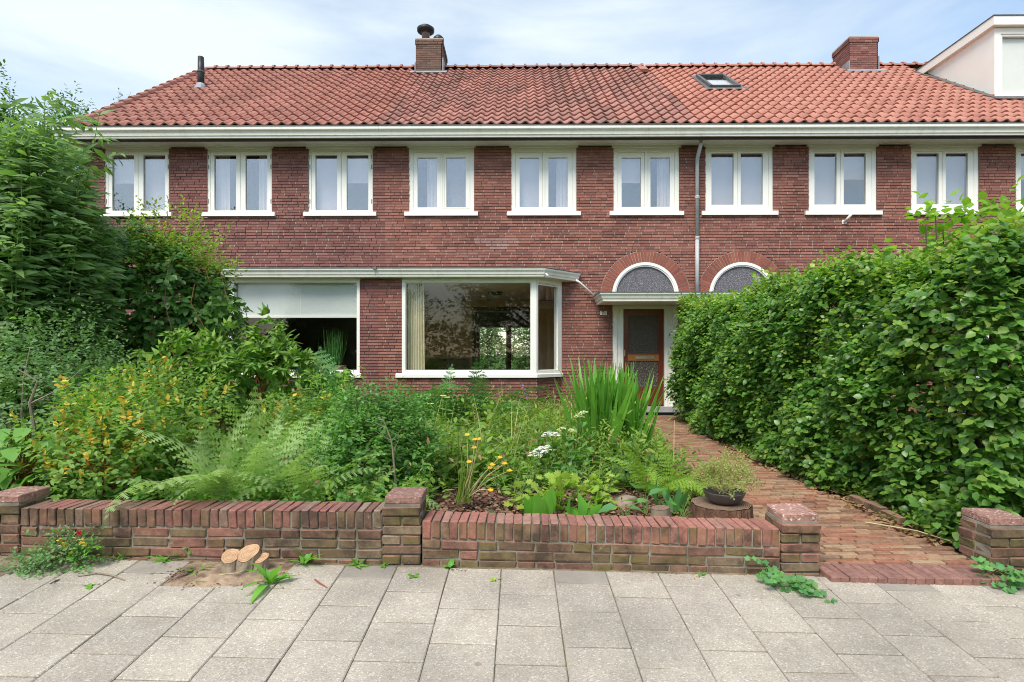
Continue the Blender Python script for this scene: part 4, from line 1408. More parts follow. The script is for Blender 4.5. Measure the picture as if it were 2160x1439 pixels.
room(MID, XB + .06, RMX, FY + .125, 20.88, .18, 2.798, 'room_tan', back=False)
iy = 16.2
ix0, ix1, iz = gx(1001, iy), gx(1122, iy), gz(652, iy)
m = MB()
m.box(XB + .07, ix0, iy, iy + .12, .18, 2.79); m.box(ix1, RMX - .01, iy, iy + .12, .18, 2.79); m.box(ix0, ix1, iy, iy + .12, iz, 2.79)
m.build('room_divider', 'room_tan', MID)
m = MB(); bars(m, ix0 - .06, ix1 + .06, .18, iz + .06, .12, .12, .12, .01, iy - .02, iy + .14)
m.build('inner_door_frame', 'dark_wood', MID)
m = MB()
bars(m, RX0, RX1, .18, RZ, .10, .10, .10, .28, 20.92, 21.0)
xmid = gx(1073, 20.9)
m.box(xmid - .09, xmid + .09, 20.915, 21.0, .18, RZ - .1)
gd = m.build('garden_doors', 'brown_wood', MID)
MB().box(RX0 + .1, RX1 - .1, 20.96, 20.966, .45, RZ - .1).build('pane', 'glass', gd)
for x0_, x1_, hs in ((XA + .2, XB - .06, LEFT), (XB + .06, XC_ - .06, MID), (XC_ + .06, XD - .2, RIGHT)):
    MB().box(x0_, x1_, FY + .20, 20.85, 2.98, 3.06).build('upper_floor', 'room_floor', hs)
    MB().box(x0_, x1_, FY + 1.2, FY + 1.25, 3.06, ZS).build('upper_backing', 'room_grey', hs)
room(RIGHT, 6.4, 11.0, FY + .14, 16.0, .18, 2.795, 'room_grey')

# things seen inside the bays
def curtain(name, label, x0, x1, y, z0, z1, waves, depth=.03):
    m = MB()
    n = waves * 8
    for i in range(n + 1):
        t = i / n
        X = x0 + (x1 - x0) * t
        Y = y + depth * math.sin(t * waves * 2 * math.pi) + .01 * math.sin(t * 37)
        m.v += [(X, Y, z0 + .01 * math.sin(t * 19)), (X - .0 + .02 * math.sin(t * 5), Y * 1.0 + .004, z1)]
    for i in range(n):
        m.f.append((2 * i, 2 * i + 2, 2 * i + 3, 2 * i + 1))
    o = m.build(name, 'curtain_cloth', smooth=True)
    return tag(o, label, 'curtain')
curtain('curtain', 'cream pleated curtain gathered at the pier side of the numbered house bay window', gx(856, 11.56), gx(896, 11.58), 11.62, .90, 2.74, 7)
curtain('curtain', 'narrow cream curtain edge in the slanted side light of the bay', .80, .97, 12.08, .80, 2.74, 3, .02)
rb = empty('roller_blind', (-4.5, 11.56, 2.0), 'pale grey roller blind half lowered in the bay of the end house', 'blind')
m = MB()
bx0, bx1 = bxL0 + .10, bxL1 - .06
zb_ = gz(668, 11.55)
for i in range(20):
    a, b = i / 20, (i + 1) / 20
    f = lambda t: (bx0 + (bx1 - bx0) * t, 11.55 + .006 * math.sin(t * 11))
    (xa_, ya_), (xb_, yb_) = f(a), f(b)
    m.quad((xa_, ya_, zb_), (xb_, yb_, zb_), (xb_, yb_ - .01, 2.72), (xa_, ya_ - .01, 2.72))
m.build('cloth', 'roller_cloth', rb, smooth=True)
MB().box(bx0, bx1, 11.535, 11.552, zb_ - .02, zb_ + .035).build('bottom_bar', 'paint_white', rb)
MB().tube([(bx0 + (bx1 - bx0) * .52, 11.545, zb_ + .03), (bx0 + (bx1 - bx0) * .52, 11.54, 2.7)], .004, 5).build('cord', 'paint_white', rb)
cab = empty('cabinet', (gx(945, 15.6), 15.6, .18), 'low dark cabinet in the room behind the bay window', 'cabinet')
cx0, cx1 = gx(905, 15.6), gx(985, 15.6)
MB().box(cx0, cx1, 15.6, 16.1, .30, gz(757, 15.6)).build('carcass', 'dark_wood', cab)
for i in range(2):
    a = cx0 + (cx1 - cx0) * i / 2
    MB().box(a + .015, a + (cx1 - cx0) / 2 - .015, 15.585, 15.598, .34, gz(760, 15.6)).build('door', 'dark_wood', cab)
    MB().box(a + .1, a + .16, 15.60, 15.7, .18, .30).build('leg', 'dark_wood', cab)
lm = empty('pendant_lamp', (gx(1045, 14.0), 14.0, 2.8), 'glass pendant lamp hanging in the room behind the bay', 'lamp')
MB().tube([(gx(1045, 14), 14, 2.80), (gx(1045, 14), 14, gz(600, 14))], .008, 6).build('cord', 'dark_wood', lm)
MB().lathe([(.02, .16), (.08, .14), (.16, .06), (.19, .0), (.17, -.01), (.14, .05)], (gx(1045, 14), 14, gz(620, 14)), 18).build('lamp_shade', 'dark_wood', lm, smooth=True)

# ------------------------------------------------------------------ low garden wall
sol = [bevel_mesh('brick', 0.0465, 0.212, 0.103, 0.005, 0.0035, 100 + s) for s in range(5)]
stz = [bevel_mesh('brick', 0.208, 0.10, 0.050, 0.005, 0.0035, 120 + s) for s in range(5)]
hdz = [bevel_mesh('brick', 0.100, 0.10, 0.050, 0.005, 0.0035, 140 + s) for s in range(5)]
def pb_(parent, meshes, x, y, z, mat, rz=0.0, rx=0.0, ry=0.0):
    me = random.choice(meshes)
    ob = put('brick', me, parent, (x, y, z), (rx + random.uniform(-.012, .012), ry + random.uniform(-.012, .012), rz + random.uniform(-.012, .012)))
    if len(me.materials) == 0:
        me.materials.append(None)
    ob.material_slots[0].link = 'OBJECT'
    ob.material_slots[0].material = MATS[mat]
    return ob
GW = empty('garden_wall', (-.7, 3.42, 0), 'low weathered brick garden wall with upright coping bricks and stone-capped piers along the pavement', 'wall')
FYW = 3.315
def section(xa, xb, ztop, slope, ncourse, cop):
    m = MB()
    zt = lambda x: ztop + slope * (x - xa)
    i = len(m.v)
    for x in (xa, xb):
        m.v += [(x, FYW + .012, zt(x) - .014), (x, FYW + .205, zt(x) - .014), (x, FYW + .205, -.15), (x, FYW + .012, -.15)]
    m.f += [(0, 4, 5, 1), (1, 5, 6, 2), (2, 6, 7, 3), (3, 7, 4, 0), (0, 1, 2, 3), (7, 6, 5, 4)]
    sec = m.build('wall_section', 'mortar_grey', GW)
    n = int((xb - xa) / .0525)
    w = (xb - xa) / n
    for k in range(n):
        x = xa + (k + .5) * w
        pb_(sec, sol, x, FYW + .108 + random.uniform(-.004, .004), zt(x) - .0515 + random.uniform(-.003, .003), cop, ry=-slope, rz=random.uniform(-.02, .02))
    for c in range(ncourse):
        s = xa - random.uniform(0, .12) * (1 if c % 2 else 0)
        hdr = c % 2 == 0
        while s < xb - .03:
            L = .100 if hdr else .208
            hdr = random.random() < .38
            e = s + L
            s = max(s, xa + .004)
            e = s + L
            if xb - e < .07: e = xb - .004
            if e - s < .03: break
            xm = (s + e) / 2; sc = (e - s) / (.208 if L > .15 else .100)
            z = zt(xm) - .103 - .035 - c * .057 + random.uniform(-.002, .002)
            ob = pb_(sec, stz if L > .15 else hdz, xm, FYW + .052 + random.uniform(-.005, .004), z, 'garden_brick', ry=-slope)
            ob.scale = (sc, 1, 1)
            s = e + .012
    return sec
P1, P2, P3, P4 = (-3.16, -2.93), (-.795, -.560), (1.525, 1.755), (2.76, 3.00)
section(P1[1], P2[0], 0.357, -.006, 5, 'coping_worn')
section(P2[1], P3[0], 0.290, -.021, 4, 'garden_coping')
section(-6.4, P1[0], 0.39, 0.0, 5, 'coping_worn')
def pier(root, xs, ztop, ncap, y0=FYW, capmat='cap_stone'):
    x0, x1 = xs
    m = MB(); m.box(x0 + .012, x1 - .012, y0 + .008, y0 + .222, -.15, ztop - .045)
    pr = m.build('pier', 'mortar_grey', root)
    cm = bevel_mesh('cap', x1 - x0 - .02, .225, .048, .007, .003, int(x0 * 100) + 900)
    put('cap', cm, pr, ((x0 + x1) / 2 + .005, y0 + .122, ztop - .024), (.01, random.uniform(-.02, .02), random.uniform(-.02, .02)), mat=capmat)
    for c in range(ncap):
        z = ztop - .048 - .035 - c * .057
        if z < -.06: break
        out = .010 if c == 0 else 0
        for row, (yy, nrm) in enumerate(((y0 + .056, 0), (y0 + .182, 0))):
            if c % 2:
                for q in (0, 1):
                    ob = pb_(pr, hdz, x0 + .058 + q * .115 + random.uniform(-.003, .003), yy - out, z, 'garden_brick')
                    ob.scale = (1.03, 1.22, 1)
            else:
                ob = pb_(pr, stz, (x0 + x1) / 2 + random.uniform(-.004, .004), yy - out, z, 'garden_brick')
                ob.scale = (1.06, 1.22, 1)
    return pr
pier(GW, P1, .432, 8)
pier(GW, P2, .430, 8)
pier(GW, P3, .335, 8)
GP = empty('gate_pier', (2.87, 3.45, 0), 'lone crooked brick pier with worn stone top beside the hedge foot', 'pier')
pr4 = pier(GP, P4, .300, 7, 3.36)

# ------------------------------------------------------------------ leaf machinery
def leaf_t(w=.5, fold=.18, droop=.12, curl=0.0):
    """8-point leaf, unit length along +y."""
    h = w / 2
    def z(t, x):
        return fold * abs(x) - droop * t * t
    V = [(0, 0, 0), (-h, .32, z(.32, h)), (0, .34, z(.34, 0)), (h, .32, z(.32, h)),
         (-h * .82, .66, z(.66, h * .8)), (0, .68, z(.68, 0)), (h * .82, .66, z(.66, h * .8)), (0, 1, z(1, 0))]
    return np.array(V, float), [(0, 2, 1), (0, 3, 2), (1, 2, 5, 4), (2, 3, 6, 5), (4, 5, 7), (5, 6, 7)]
def leaf_s(w=.5, fold=.25, droop=.1):
    h = w / 2
    V = [(0, 0, 0), (h, .45, fold * h), (0, 1, -droop), (-h, .45, fold * h)]
    return np.array(V, float), [(0, 1, 2), (0, 2, 3)]
def leaf_blade(w=.1, droop=.3, k=4):
    V, F = [], []
    for i in range(k + 1):
        t = i / k
        h = w / 2 * (1 - t ** 2.2) + .002
        V += [(-h, t, -droop * t * t), (h, t, -droop * t * t)]
    F = [(2 * i, 2 * i + 1, 2 * i + 3, 2 * i + 2) for i in range(k)]
    return np.array(V, float), F
def leaf_palm(n=5, w=.36, spread=140):
    """palmate leaf of n leaflets."""
    V, F = [], []
    for i in range(n):
        a = R(-spread / 2 + spread * i / (n - 1))
        L = 1.0 - .32 * abs(i - (n - 1) / 2) / ((n - 1) / 2)
        c, s = math.cos(a), math.sin(a)
        b = len(V)
        if i: pass
        for x, y, z in ((-w / 2 * L, .5 * L, .03), (0, .52 * L, -.02), (w / 2 * L, .5 * L, .03), (0, L, -.16)):
            V.append((x * c + y * s, -x * s + y * c, z))
        F += [('o', b, b + 1), ('o', b + 1, b + 2), (b, b + 1, b + 3), (b + 1, b + 2, b + 3)]
    V.append((0, 0, 0))
    o = len(V) - 1
    F = [(o, f[1], f[2]) if f[0] == 'o' else f for f in F]
    return np.array(V, float), F
def leaf_lobed(n=7, depth=.35):
    """rounded leaf with lobes."""
    V, F = [(0, 0, 0)], []
    m = n * 2
    for i in range(m + 1):
        a = R(-150 + 300 * i / m)
        r = .55 * (1 - (depth if i % 2 == 0 else 0))
        V.append((r * math.sin(a), .45 + r * math.cos(a), .06 * (i % 2) - .05 * r))
    F = [(0, i + 1, i) for i in range(1, m + 1)]
    return np.array(V, float), F
def unit(a):
    return a / np.maximum(1e-9, np.linalg.norm(a, axis=-1, keepdims=True))
class Leaves:
    def __init__(self):
        self.V, self.L, self.S = [], [], []
        self.nv = 0
    def add(self, tmpl, pos, d, nrm, size):
        T, F = tmpl
        pos = np.asarray(pos, float); N = len(pos)
        if N == 0: return self
        d = unit(np.asarray(d, float)); nrm = np.asarray(nrm, float)
        x = unit(np.cross(d, nrm)); z = np.cross(x, d)
        size = np.broadcast_to(np.asarray(size, float), (N,))[:, None, None]
        V = pos[:, None, :] + size * (T[None, :, 0:1] * x[:, None, :] + T[None, :, 1:2] * d[:, None, :] + T[None, :, 2:3] * z[:, None, :])
        self.V.append(V.reshape(-1, 3))
        k = len(T)
        offs = (np.arange(N) * k + self.nv)[:, None]
        flat = np.concatenate([np.array(f) for f in F])
        self.L.append((offs + flat[None, :]).ravel())
        self.S.append(np.tile(np.array([len(f) for f in F]), N))
        self.nv += N * k
        return self
    def mesh(self, name):
        V = np.concatenate(self.V); L = np.concatenate(self.L).astype(np.int32); S = np.concatenate(self.S).astype(np.int32)
        me = bpy.data.meshes.new(name)
        me.vertices.add(len(V)); me.vertices.foreach_set('co', V.ravel().astype(np.float32))
        me.loops.add(len(L)); me.loops.foreach_set('vertex_index', L)
        me.polygons.add(len(S))
        st = np.concatenate([[0], np.cumsum(S)[:-1]]).astype(np.int32)
        me.polygons.foreach_set('loop_start', st)
        me.polygons.foreach_set('use_smooth', np.ones(len(S), bool))
        me.update(calc_edges=True)
        me.validate()
        return me
    def build(self, name, mat, parent=None, **k):
        return put(name, self.mesh(name), parent, mat=mat, **k)
UP = np.array([0, 0, 1.0])
def rv(n, s=1.0):
    return RNG.normal(size=(n, 3)) * s
def sprays(lv, tmpl, c, axis, nleaf, length, size, droop=.25, upn=.75, outn=.8, spread=.9, jit=.25):
    """twigs: leaves set alternately along an axis, blades turned to the light."""
    c = np.asarray(c, float); axis = unit(np.asarray(axis, float)); M = len(c)
    side0 = unit(np.cross(axis, UP[None] + rv(M, .35)))
    for j in range(nleaf):
        t = (j + .6) / nleaf
        s = 1 if j % 2 else -1
        p = c + axis * (length * t) + rv(M, length * .05)
        if j == nleaf - 1:
            d = axis + rv(M, jit)
        else:
            d = axis * .55 + side0 * (s * spread) + rv(M, jit)
        d = d - UP[None] * droop
        nn = UP[None] * upn + axis * outn + rv(M, jit * 1.2)
        lv.add(tmpl, p, d, nn, np.asarray(size) * RNG.uniform(.65, 1.15, M))
    return lv
def lump(u, seed, amp=.16):
    """uneven radius for a direction."""
    r = np.random.default_rng(seed)
    f = np.ones(len(u))
    for k in range(7):
        a = r.normal(size=3) * (2.2 + k * .7)
        f = f + amp / (1 + .35 * k) * np.sin(u @ a + r.uniform(0, 6.28))
    return f
def blob(n, c, rad, seed, shell=.55, amp=.16, zmin=-1.0):
    """sites in the outer part of a lumpy ellipsoid, and their outward directions."""
    u = unit(rv(int(n * 1.6)))
    u = u[u[:, 2] > zmin][:n]
    r = lump(u, seed, amp) * (shell + (1 - shell) * RNG.uniform(0, 1, len(u)) ** .6)
    rad = np.asarray(rad, float)
    return np.asarray(c) + u * rad * r[:, None], unit(u / rad)
def branches(mb, base, tips, r0=.012, r1=.004, bend=.15, n=5):
    for t in tips:
        b, t = Vector(base), Vector(t)
        b = b + Vector((random.uniform(-.05, .05), random.uniform(-.05, .05), 0))
        mid = (b + t) / 2 + Vector((random.uniform(-bend, bend), random.uniform(-bend, bend), random.uniform(0, bend)))
        pts = []
        for i in range(n):
            s = i / (n - 1)
            pts.append(b * (1 - s) ** 2 + mid * (2 * s * (1 - s)) + t * s * s)
        mb.tube(pts, [r0 + (r1 - r0) * i / (n - 1) for i in range(n)], 5)

def shrub(name, label, cat, c, rad, tmpl, mat, n, nleaf, length, size, seed, stem='bark', group=None, shell=.5, amp=.17,
          up=.3, droop=.25, zmin=-.75, part='foliage', upn=.7, base=None, nst=9, outn=.9):
    base = base or (c[0], c[1], zsoil(c[0], c[1]) - .02)
    root = empty(name, base, label, cat, group)
    lv = Leaves()
    p, d = blob(n, c, rad, seed, shell, amp, zmin)
    p[:, 2] = np.maximum(p[:, 2], zsoil(c[0], c[1]) + .03)
    sprays(lv, tmpl, p, d + UP * up + rv(len(p), .35), nleaf, length, size, droop, upn, outn)
    fo = lv.build(part, mat, root)
    sb_ = MB()
    idx = RNG.choice(len(p), min(nst, len(p)), replace=False)
    branches(sb_, base, [tuple(p[i]) for i in idx], .014, .004)
    sb_.build('stems', stem, root)
    return root, p, d

OV = leaf_t(.56, .2, .14)
OVW = leaf_t(.78, .2, .14)
LAN = leaf_t(.25, .16, .42)
SML = leaf_s(.55)
BLD = leaf_blade(.05, .5)

# ------------------------------------------------------------------ beech hedge
HX = lambda Y: 2.97 + .09 * np.clip((6.0 - Y) / 2.2, 0, 1) + .07 * np.clip((Y - 8.5) / 2, 0, 1)
HTOP = lambda Y: 2.02 + .16 * np.sin(Y * 1.1 + .4) * .4 + .05 * np.sin(Y * 3.7) + .22 * np.clip((Y - 8.5) / 2.5, 0, 1)
HEDGE = empty('beech_hedge', (3.4, 7.4, 0), 'tall clipped beech hedge with glossy green leaves along the brick path', 'hedge')
lv, lt = Leaves(), Leaves()
def hedge_sites(n, depth):
    Y = RNG.uniform(3.75, 11.05, n) ** 1.0
    zz = RNG.uniform(0, 1, n)
    top = HTOP(Y)
    z = .06 + zz * (top - .06)
    bul = .10 * np.sin(Y * 2.3 + z * 3.1) + .07 * np.sin(Y * 5.1 - z * 4.7) + .05 * np.sin(Y * 9.7 + z * 8.3)
    rnd_top = .32 * np.clip((z - top + .5) / .5, 0, 1) ** 2
    rnd_bot = .05 * np.clip((.5 - z) / .5, 0, 1) - .10 * np.clip((.6 - z) / .6, 0, 1) * np.clip((6.5 - Y) / 2, 0, 1)
    x = HX(Y) - bul + rnd_top + rnd_bot + depth
    end = np.clip((Y - 10.5) / .55, 0, 1) ** 2 * .5
    return np.stack([x + end, Y, z], 1)
for n, dep in ((5200, 0.0), (3800, .10), (3000, .24), (1500, .42)):
    p = hedge_sites(n, RNG.uniform(-.03, .06, n) + dep)
    hole = lump(p * np.array([0, 1.3, 1.9]), 5, .5)
    keep = (hole > .55) | (RNG.uniform(size=n) < .28)
    p = p[keep]
    ax = np.tile(np.array([-.85, -.35, .12]), (len(p), 1)) + rv(len(p), .35)
    sprays(lv, OVW, p, ax, 5, .17, .066, .22, .75, .55, .9, .28)
# top, street end and house end
n = 2600
Y = RNG.uniform(3.7, 11.0, n); x = HX(Y) + RNG.uniform(.15, 1.0, n)
p = np.stack([x, Y, HTOP(Y) - .10 + RNG.uniform(-.12, .10, n)], 1)
sprays(lv, OVW, p, np.tile(np.array([-.3, -.2, .8]), (n, 1)) + rv(n, .5), 5, .17, .062, .15)
n = 1500
p = np.stack([RNG.uniform(2.98, 4.0, n), 3.72 + RNG.uniform(-.05, .14, n), RNG.uniform(.2, 2.0, n)], 1)
sprays(lv, OVW, p, np.tile(np.array([-.2, -.9, .15]), (n, 1)) + rv(n, .35), 5, .17, .066)
n = 700
p = np.stack([RNG.uniform(3.2, 4.0, n), 11.15 + RNG.uniform(-.1, .05, n), RNG.uniform(.2, 2.2, n)], 1)
sprays(lv, OVW, p, np.tile(np.array([-.2, .9, .15]), (n, 1)) + rv(n, .35), 5, .17, .062)
n = 2400
Y = RNG.uniform(3.7, 11.0, n)
p = np.stack([HX(Y) + RNG.uniform(.85, 1.05, n), Y, RNG.uniform(.2, 2.0, n)], 1)
sprays(lv, OVW, p, np.tile(np.array([.9, 0, .15]), (n, 1)) + rv(n, .35), 5, .17, .066)
lv.build('foliage', 'hedge_leaf', HEDGE)
# young shoots along the top edge
n = 1700
Y = 3.7 + 7.3 * RNG.uniform(0, 1, n) ** 1.15
p = np.stack([HX(Y) + .12 + RNG.uniform(-.06, .5, n), Y, HTOP(Y) - .06 + RNG.uniform(-.16, .12, n)], 1)
sprays(lt, OVW, p, np.tile(np.array([-.35, -.25, .85]), (n, 1)) + rv(n, .45), 5, .15, .054, .1)
n = 900
p = hedge_sites(n, -.05)
sprays(lt, OVW, p, np.tile(np.array([-.9, -.4, .2]), (n, 1)) + rv(n, .4), 4, .13, .05, .15)
lt.build('young_shoots', 'hedge_tip', HEDGE)
m = MB()
for i in range(26):
    Y = 3.95 + i * .28 + random.uniform(-.06, .06)
    xb = 3.42 + random.uniform(-.06, .06)
    pts = [(xb, Y, -.02), (xb + random.uniform(-.04, .04), Y + random.uniform(-.05, .05), .6), (xb + random.uniform(-.1, .1), Y + random.uniform(-.1, .1), 1.7)]
    m.tube(pts, [.028, .022, .010], 6)
    for k in range(7):
        z = .35 + k * .22
        q = Vector((xb, Y, z))
        e = q + Vector((random.choice((-.42, -.35, .35)), random.uniform(-.2, .2), random.uniform(.02, .14)))
        m.tube([q, (q + e) / 2 + Vector((0, 0, .03)), e], [.010, .007, .004], 4)
for i in range(240):
    q = Vector(tuple(hedge_sites(1, np.array([.10]))[0]))
    e = q + Vector((random.uniform(-.16, -.06), random.uniform(-.12, .06), random.uniform(-.02, .12)))
    m.tube([q, (q + e) / 2 + Vector((0, 0, .012)), e], [.004, .003, .0015], 4)
m.build('stems', 'bark', HEDGE)
# dead leaves caught in the hedge
n = 260
p = hedge_sites(n, .04)
Leaves().add(OVW, p, rv(n) - UP * .6, rv(n), RNG.uniform(.03, .055, n)).build('dry_leaves', 'dry_leaf', HEDGE)

# bright-leaved shrub growing up behind the hedge
BX, BY = gx(2050, 4.9), 5.0
bs = empty('leafy_shrub', (BX, BY, 0), 'yellow-green broad-leaved shrub rising above the hedge near the right window', 'shrub')
lv = Leaves()
p, d = blob(120, (BX + .05, BY, 2.08), (.46, .4, .33), 9, .3, .25)
sprays(lv, OVW, p, d + UP * .6 + rv(len(p), .3), 5, .20, .085, .1)
p2 = np.array([[gx(1960, 5.0), 5.0, gz(470, 5.0)], [gx(1985, 5.0), 5.0, gz(485, 5.0)], [gx(2105, 4.8), 4.8, gz(480, 4.8)], [gx(2060, 4.9), 4.9, gz(500, 4.9)], [gx(2130, 4.7), 4.7, gz(515, 4.7)]])
p2 = np.repeat(p2, 3, 0) + rv(15, .05)
sprays(lv, OVW, p2, np.tile(UP, (15, 1)) + rv(15, .35), 6, .22, .09, .1)
lv.build('foliage', 'shrub_bright', bs)
m = MB()
branches(m, (BX, BY, 0), [tuple(q) for q in p2[::2]], .02, .005)
m.build('stems', 'bark', bs)

# ------------------------------------------------------------------ left of the garden
def buddleja(label, px, Y, top_py, wx, seed, nst):
    X = gx(px, Y)
    H = gz(top_py, Y)
    root = empty('butterfly_bush', (X, Y, .05), label, 'bush')
    lv, st = Leaves(), MB()
    rd = random.Random(seed)
    for s in range(nst):
        a = rd.uniform(0, 6.28)
        rr = wx * math.sqrt(rd.uniform(0, 1))
        h = H * rd.uniform(.55, 1.0) * (1 - .10 * rr / wx)
        tip = Vector((X + rr * math.cos(a), Y + rr * math.sin(a) * .8, h))
        b = Vector((X + rr * .25 * math.cos(a), Y + rr * .25 * math.sin(a), .05))
        mid = (b + tip) / 2 + Vector((rd.uniform(-.1, .1), rd.uniform(-.1, .1), .25))
        pts = [b * (1 - t) ** 2 + mid * 2 * t * (1 - t) + tip * t * t for t in (0, .2, .4, .6, .8, 1)]
        st.tube(pts, [.016, .014, .011, .009, .006, .003], 5)
        for t in np.arange(.20, 1.0, .026):
            q = b * (1 - t) ** 2 + mid * 2 * t * (1 - t) + tip * t * t
            ang = rd.uniform(0, 6.28)
            for k in range(2):
                dr = np.array([math.cos(ang + k * 3.14), math.sin(ang + k * 3.14), .35 - .2 * t + .8 * (t > .93)])
                lv.add(LAN, [tuple(q)], [dr + RNG.normal(size=3) * .15], [UP * .6 + dr * .3 + np.array([0, -.6, 0]) + RNG.normal(size=3) * .25], rd.uniform(.15, .25) * (1.1 - .35 * (t > .9)))
            if rd.random() < .7:
                ang += 1.57
                sd = Vector((math.cos(ang), math.sin(ang), .5)) * rd.uniform(.12, .30)
                e = q + sd
                M = 5
                for w in range(M):
                    f = (w + 1) / M
                    qq = q + sd * f
                    for k in (-1, 1):
                        dv = np.array([math.cos(ang + k * 1.1), math.sin(ang + k * 1.1), .15])
                        lv.add(LAN, [tuple(qq)], [dv + RNG.normal(size=3) * .15], [UP * .6 + dv * .2 + np.array([0, -.6, 0]) + RNG.normal(size=3) * .3], rd.uniform(.10, .19))
    lv.build('foliage', 'buddleja_leaf', root)
    st.build('stems', 'stem_green', root)
buddleja('towering butterfly bush with long grey-green leaves at the left edge of the garden', 50, 6.3, 130, .85, 3, 84)
buddleja('shorter butterfly bush leaning out in front of the first upper window', 150, 6.6, 320, .45, 4, 34)

# climber on its post
CL = empty('climbing_shrub', (gx(335, 8.0), 8.0, .05), 'rounded dark-leaved climber with long red tendrils standing beside the bay', 'climber')
lv, lt, st = Leaves(), Leaves(), MB()
cc = (gx(338, 8.0), 8.0, 1.72)
p, d = blob(3200, cc, (1.0, .8, 1.22), 21, .66, .12)
sprays(lv, OV, p, d * .9 + UP * -.1 + rv(len(p), .35), 5, .17, .10, .35, .5, 1.1)
lv.build('foliage', 'climber_leaf', CL)
p, d = blob(750, (cc[0] + .05, cc[1], cc[2] + .62), (.92, .75, .66), 22, .75, .25, .0)
sprays(lt, OV, p, d + UP * .6 + rv(len(p), .5), 6, .20, .062, .1)
rd = random.Random(8)
for k in range(22):
    a = rd.uniform(-.3, 3.4)
    q = Vector((cc[0] + rd.uniform(-.5, .6), cc[1] - rd.uniform(0, .6), 2.6 + rd.uniform(-.3, .3)))
    L = rd.uniform(.5, 1.25)
    d0 = Vector((math.cos(a), -.25, abs(math.sin(a)) * .8 + .15)).normalized()
    pts = [q + d0 * (L * t) + Vector((0, 0, -.55 * L * t * t * rd.uniform(.4, 1.3))) + Vector((rd.uniform(-.03, .03), 0, rd.uniform(-.03, .03))) for t in np.linspace(0, 1, 9)]
    st.tube(pts, [.007 - .0045 * i / 8 for i in range(9)], 4)
    P = np.array([tuple(x) for x in pts[1:]])
    P = np.repeat(P, 2, 0) + rv(16, .025)
    lt.add(SML, P, rv(16) + UP * .3, UP + rv(16, .5), RNG.uniform(.025, .055, 16))
# hanging tendrils in front
for px, py0, py1 in ((360, 560, 760), (415, 600, 700), (330, 640, 820)):
    a = Vector((gx(px, 7.3), 7.25, gz(py0, 7.3))); b = Vector((gx(px + 25, 7.2), 7.15, gz(py1, 7.2)))
    st.tube([a, a * .6 + b * .4 + Vector((-.08, -.05, 0)), b], [.005, .005, .003], 4)
lt.build('young_shoots', 'climber_tip', CL)
st.build('tendrils', 'stem_red', CL)
m = MB(); m.tube([(cc[0], cc[1], 0), (cc[0], cc[1], 2.4)], .05, 8)
branches(m, (cc[0], cc[1], .05), [tuple(q) for q in p[:14]], .02, .006)
m.build('post', 'bark', CL)

# virginia creeper with palmate leaves
def creeper(label, px, py, Y, rad, n, seed, size=.13, mat='creeper_leaf'):
    X = gx(px, Y); zc = gz(py, Y)
    root = empty('creeper', (X, Y, zsoil(X, Y)), label, 'creeper')
    lv = Leaves()
    p, d = blob(n, (X, Y, zc), rad, seed, .4, .25)
    p[:, 2] = np.maximum(p[:, 2], .12)
    dd = d * .8 + np.array([0, -.5, -.35]) + rv(len(p), .4)
    lv.add(leaf_palm(), p, dd, UP * .9 + np.array([0, -.7, 0]) + rv(len(p), .35), RNG.uniform(.7, 1.25, len(p)) * size)
    lv.build('foliage', mat, root)
    st = MB()
    branches(st, (X, Y, .03), [tuple(p[i]) for i in range(0, len(p), max(1, len(p) // 16))], .008, .004, .25)
    st.build('stems', 'stem_red', root)
creeper('five-fingered creeper with fresh green leaves scrambling below the blinded bay window', 520, 782, 7.4, (1.0, .6, .50), 300, 31, .21)
creeper('tall shoot of five-fingered creeper reaching up before the dark bay glass', 560, 722, 7.6, (.30, .25, .34), 60, 32, .18)
creeper('sprawling creeper leaves tumbling below the round climber', 420, 800, 6.6, (.70, .5, .52), 200, 33, .20)

# blue hydrangea
def headed(name, label, cat, px, py, Y, leafmat_, petal, heads, size, seed, rad=(.28, .25, .3), nleaf=46, lsize=.12):
    X = gx(px, Y); zc = gz(py, Y)
    root = empty(name, (X, Y, zsoil(X, Y)), label, cat)
    lv = Leaves()
    p, d = blob(nleaf, (X, Y, zc - rad[2] * .6), rad, seed, .4, .2)
    lv.add(OVW, p, d + rv(len(p), .3), UP + d * .4 + rv(len(p), .25), RNG.uniform(.7, 1.2, len(p)) * lsize)
    lv.build('foliage', leafmat_, root)
    st = MB()
    for (hx, hy) in heads:
        h = Vector((gx(hx, Y - .08), Y - .08, gz(hy, Y - .08)))
        fl = Leaves()
        k = 34
        a = RNG.uniform(0, 6.28, k); r = np.sqrt(RNG.uniform(0, 1, k)) * size
        c = np.stack([h.x + r * np.cos(a), h.y + r * np.sin(a), h.z + .25 * size - .5 * r * r / size + rv(k, .004)[:, 0]], 1)
        for q in range(4):
            t = q * 1.571 + .3
            fl.add(OVW, c, np.tile([math.cos(t), math.sin(t), .12], (k, 1)) + rv(k, .12), np.tile([0, -.5, 1], (k, 1)) + rv(k, .2), size * .24)
        fl.build('flower_head', petal, root)
        st.tube([(X, Y, .05), ((X + h.x) / 2, Y, h.z * .6), tuple(h)], [.008, .006, .004], 5)
    st.build('stems', 'stem_green', root)
headed('hydrangea', 'lacecap hydrangea with small blue flower heads under the blinded bay window', 'hydrangea', 522, 745, 7.9, 'climber_leaf', 'petal_blue', [(506, 738), (522, 732), (540, 728)], .085, 41)

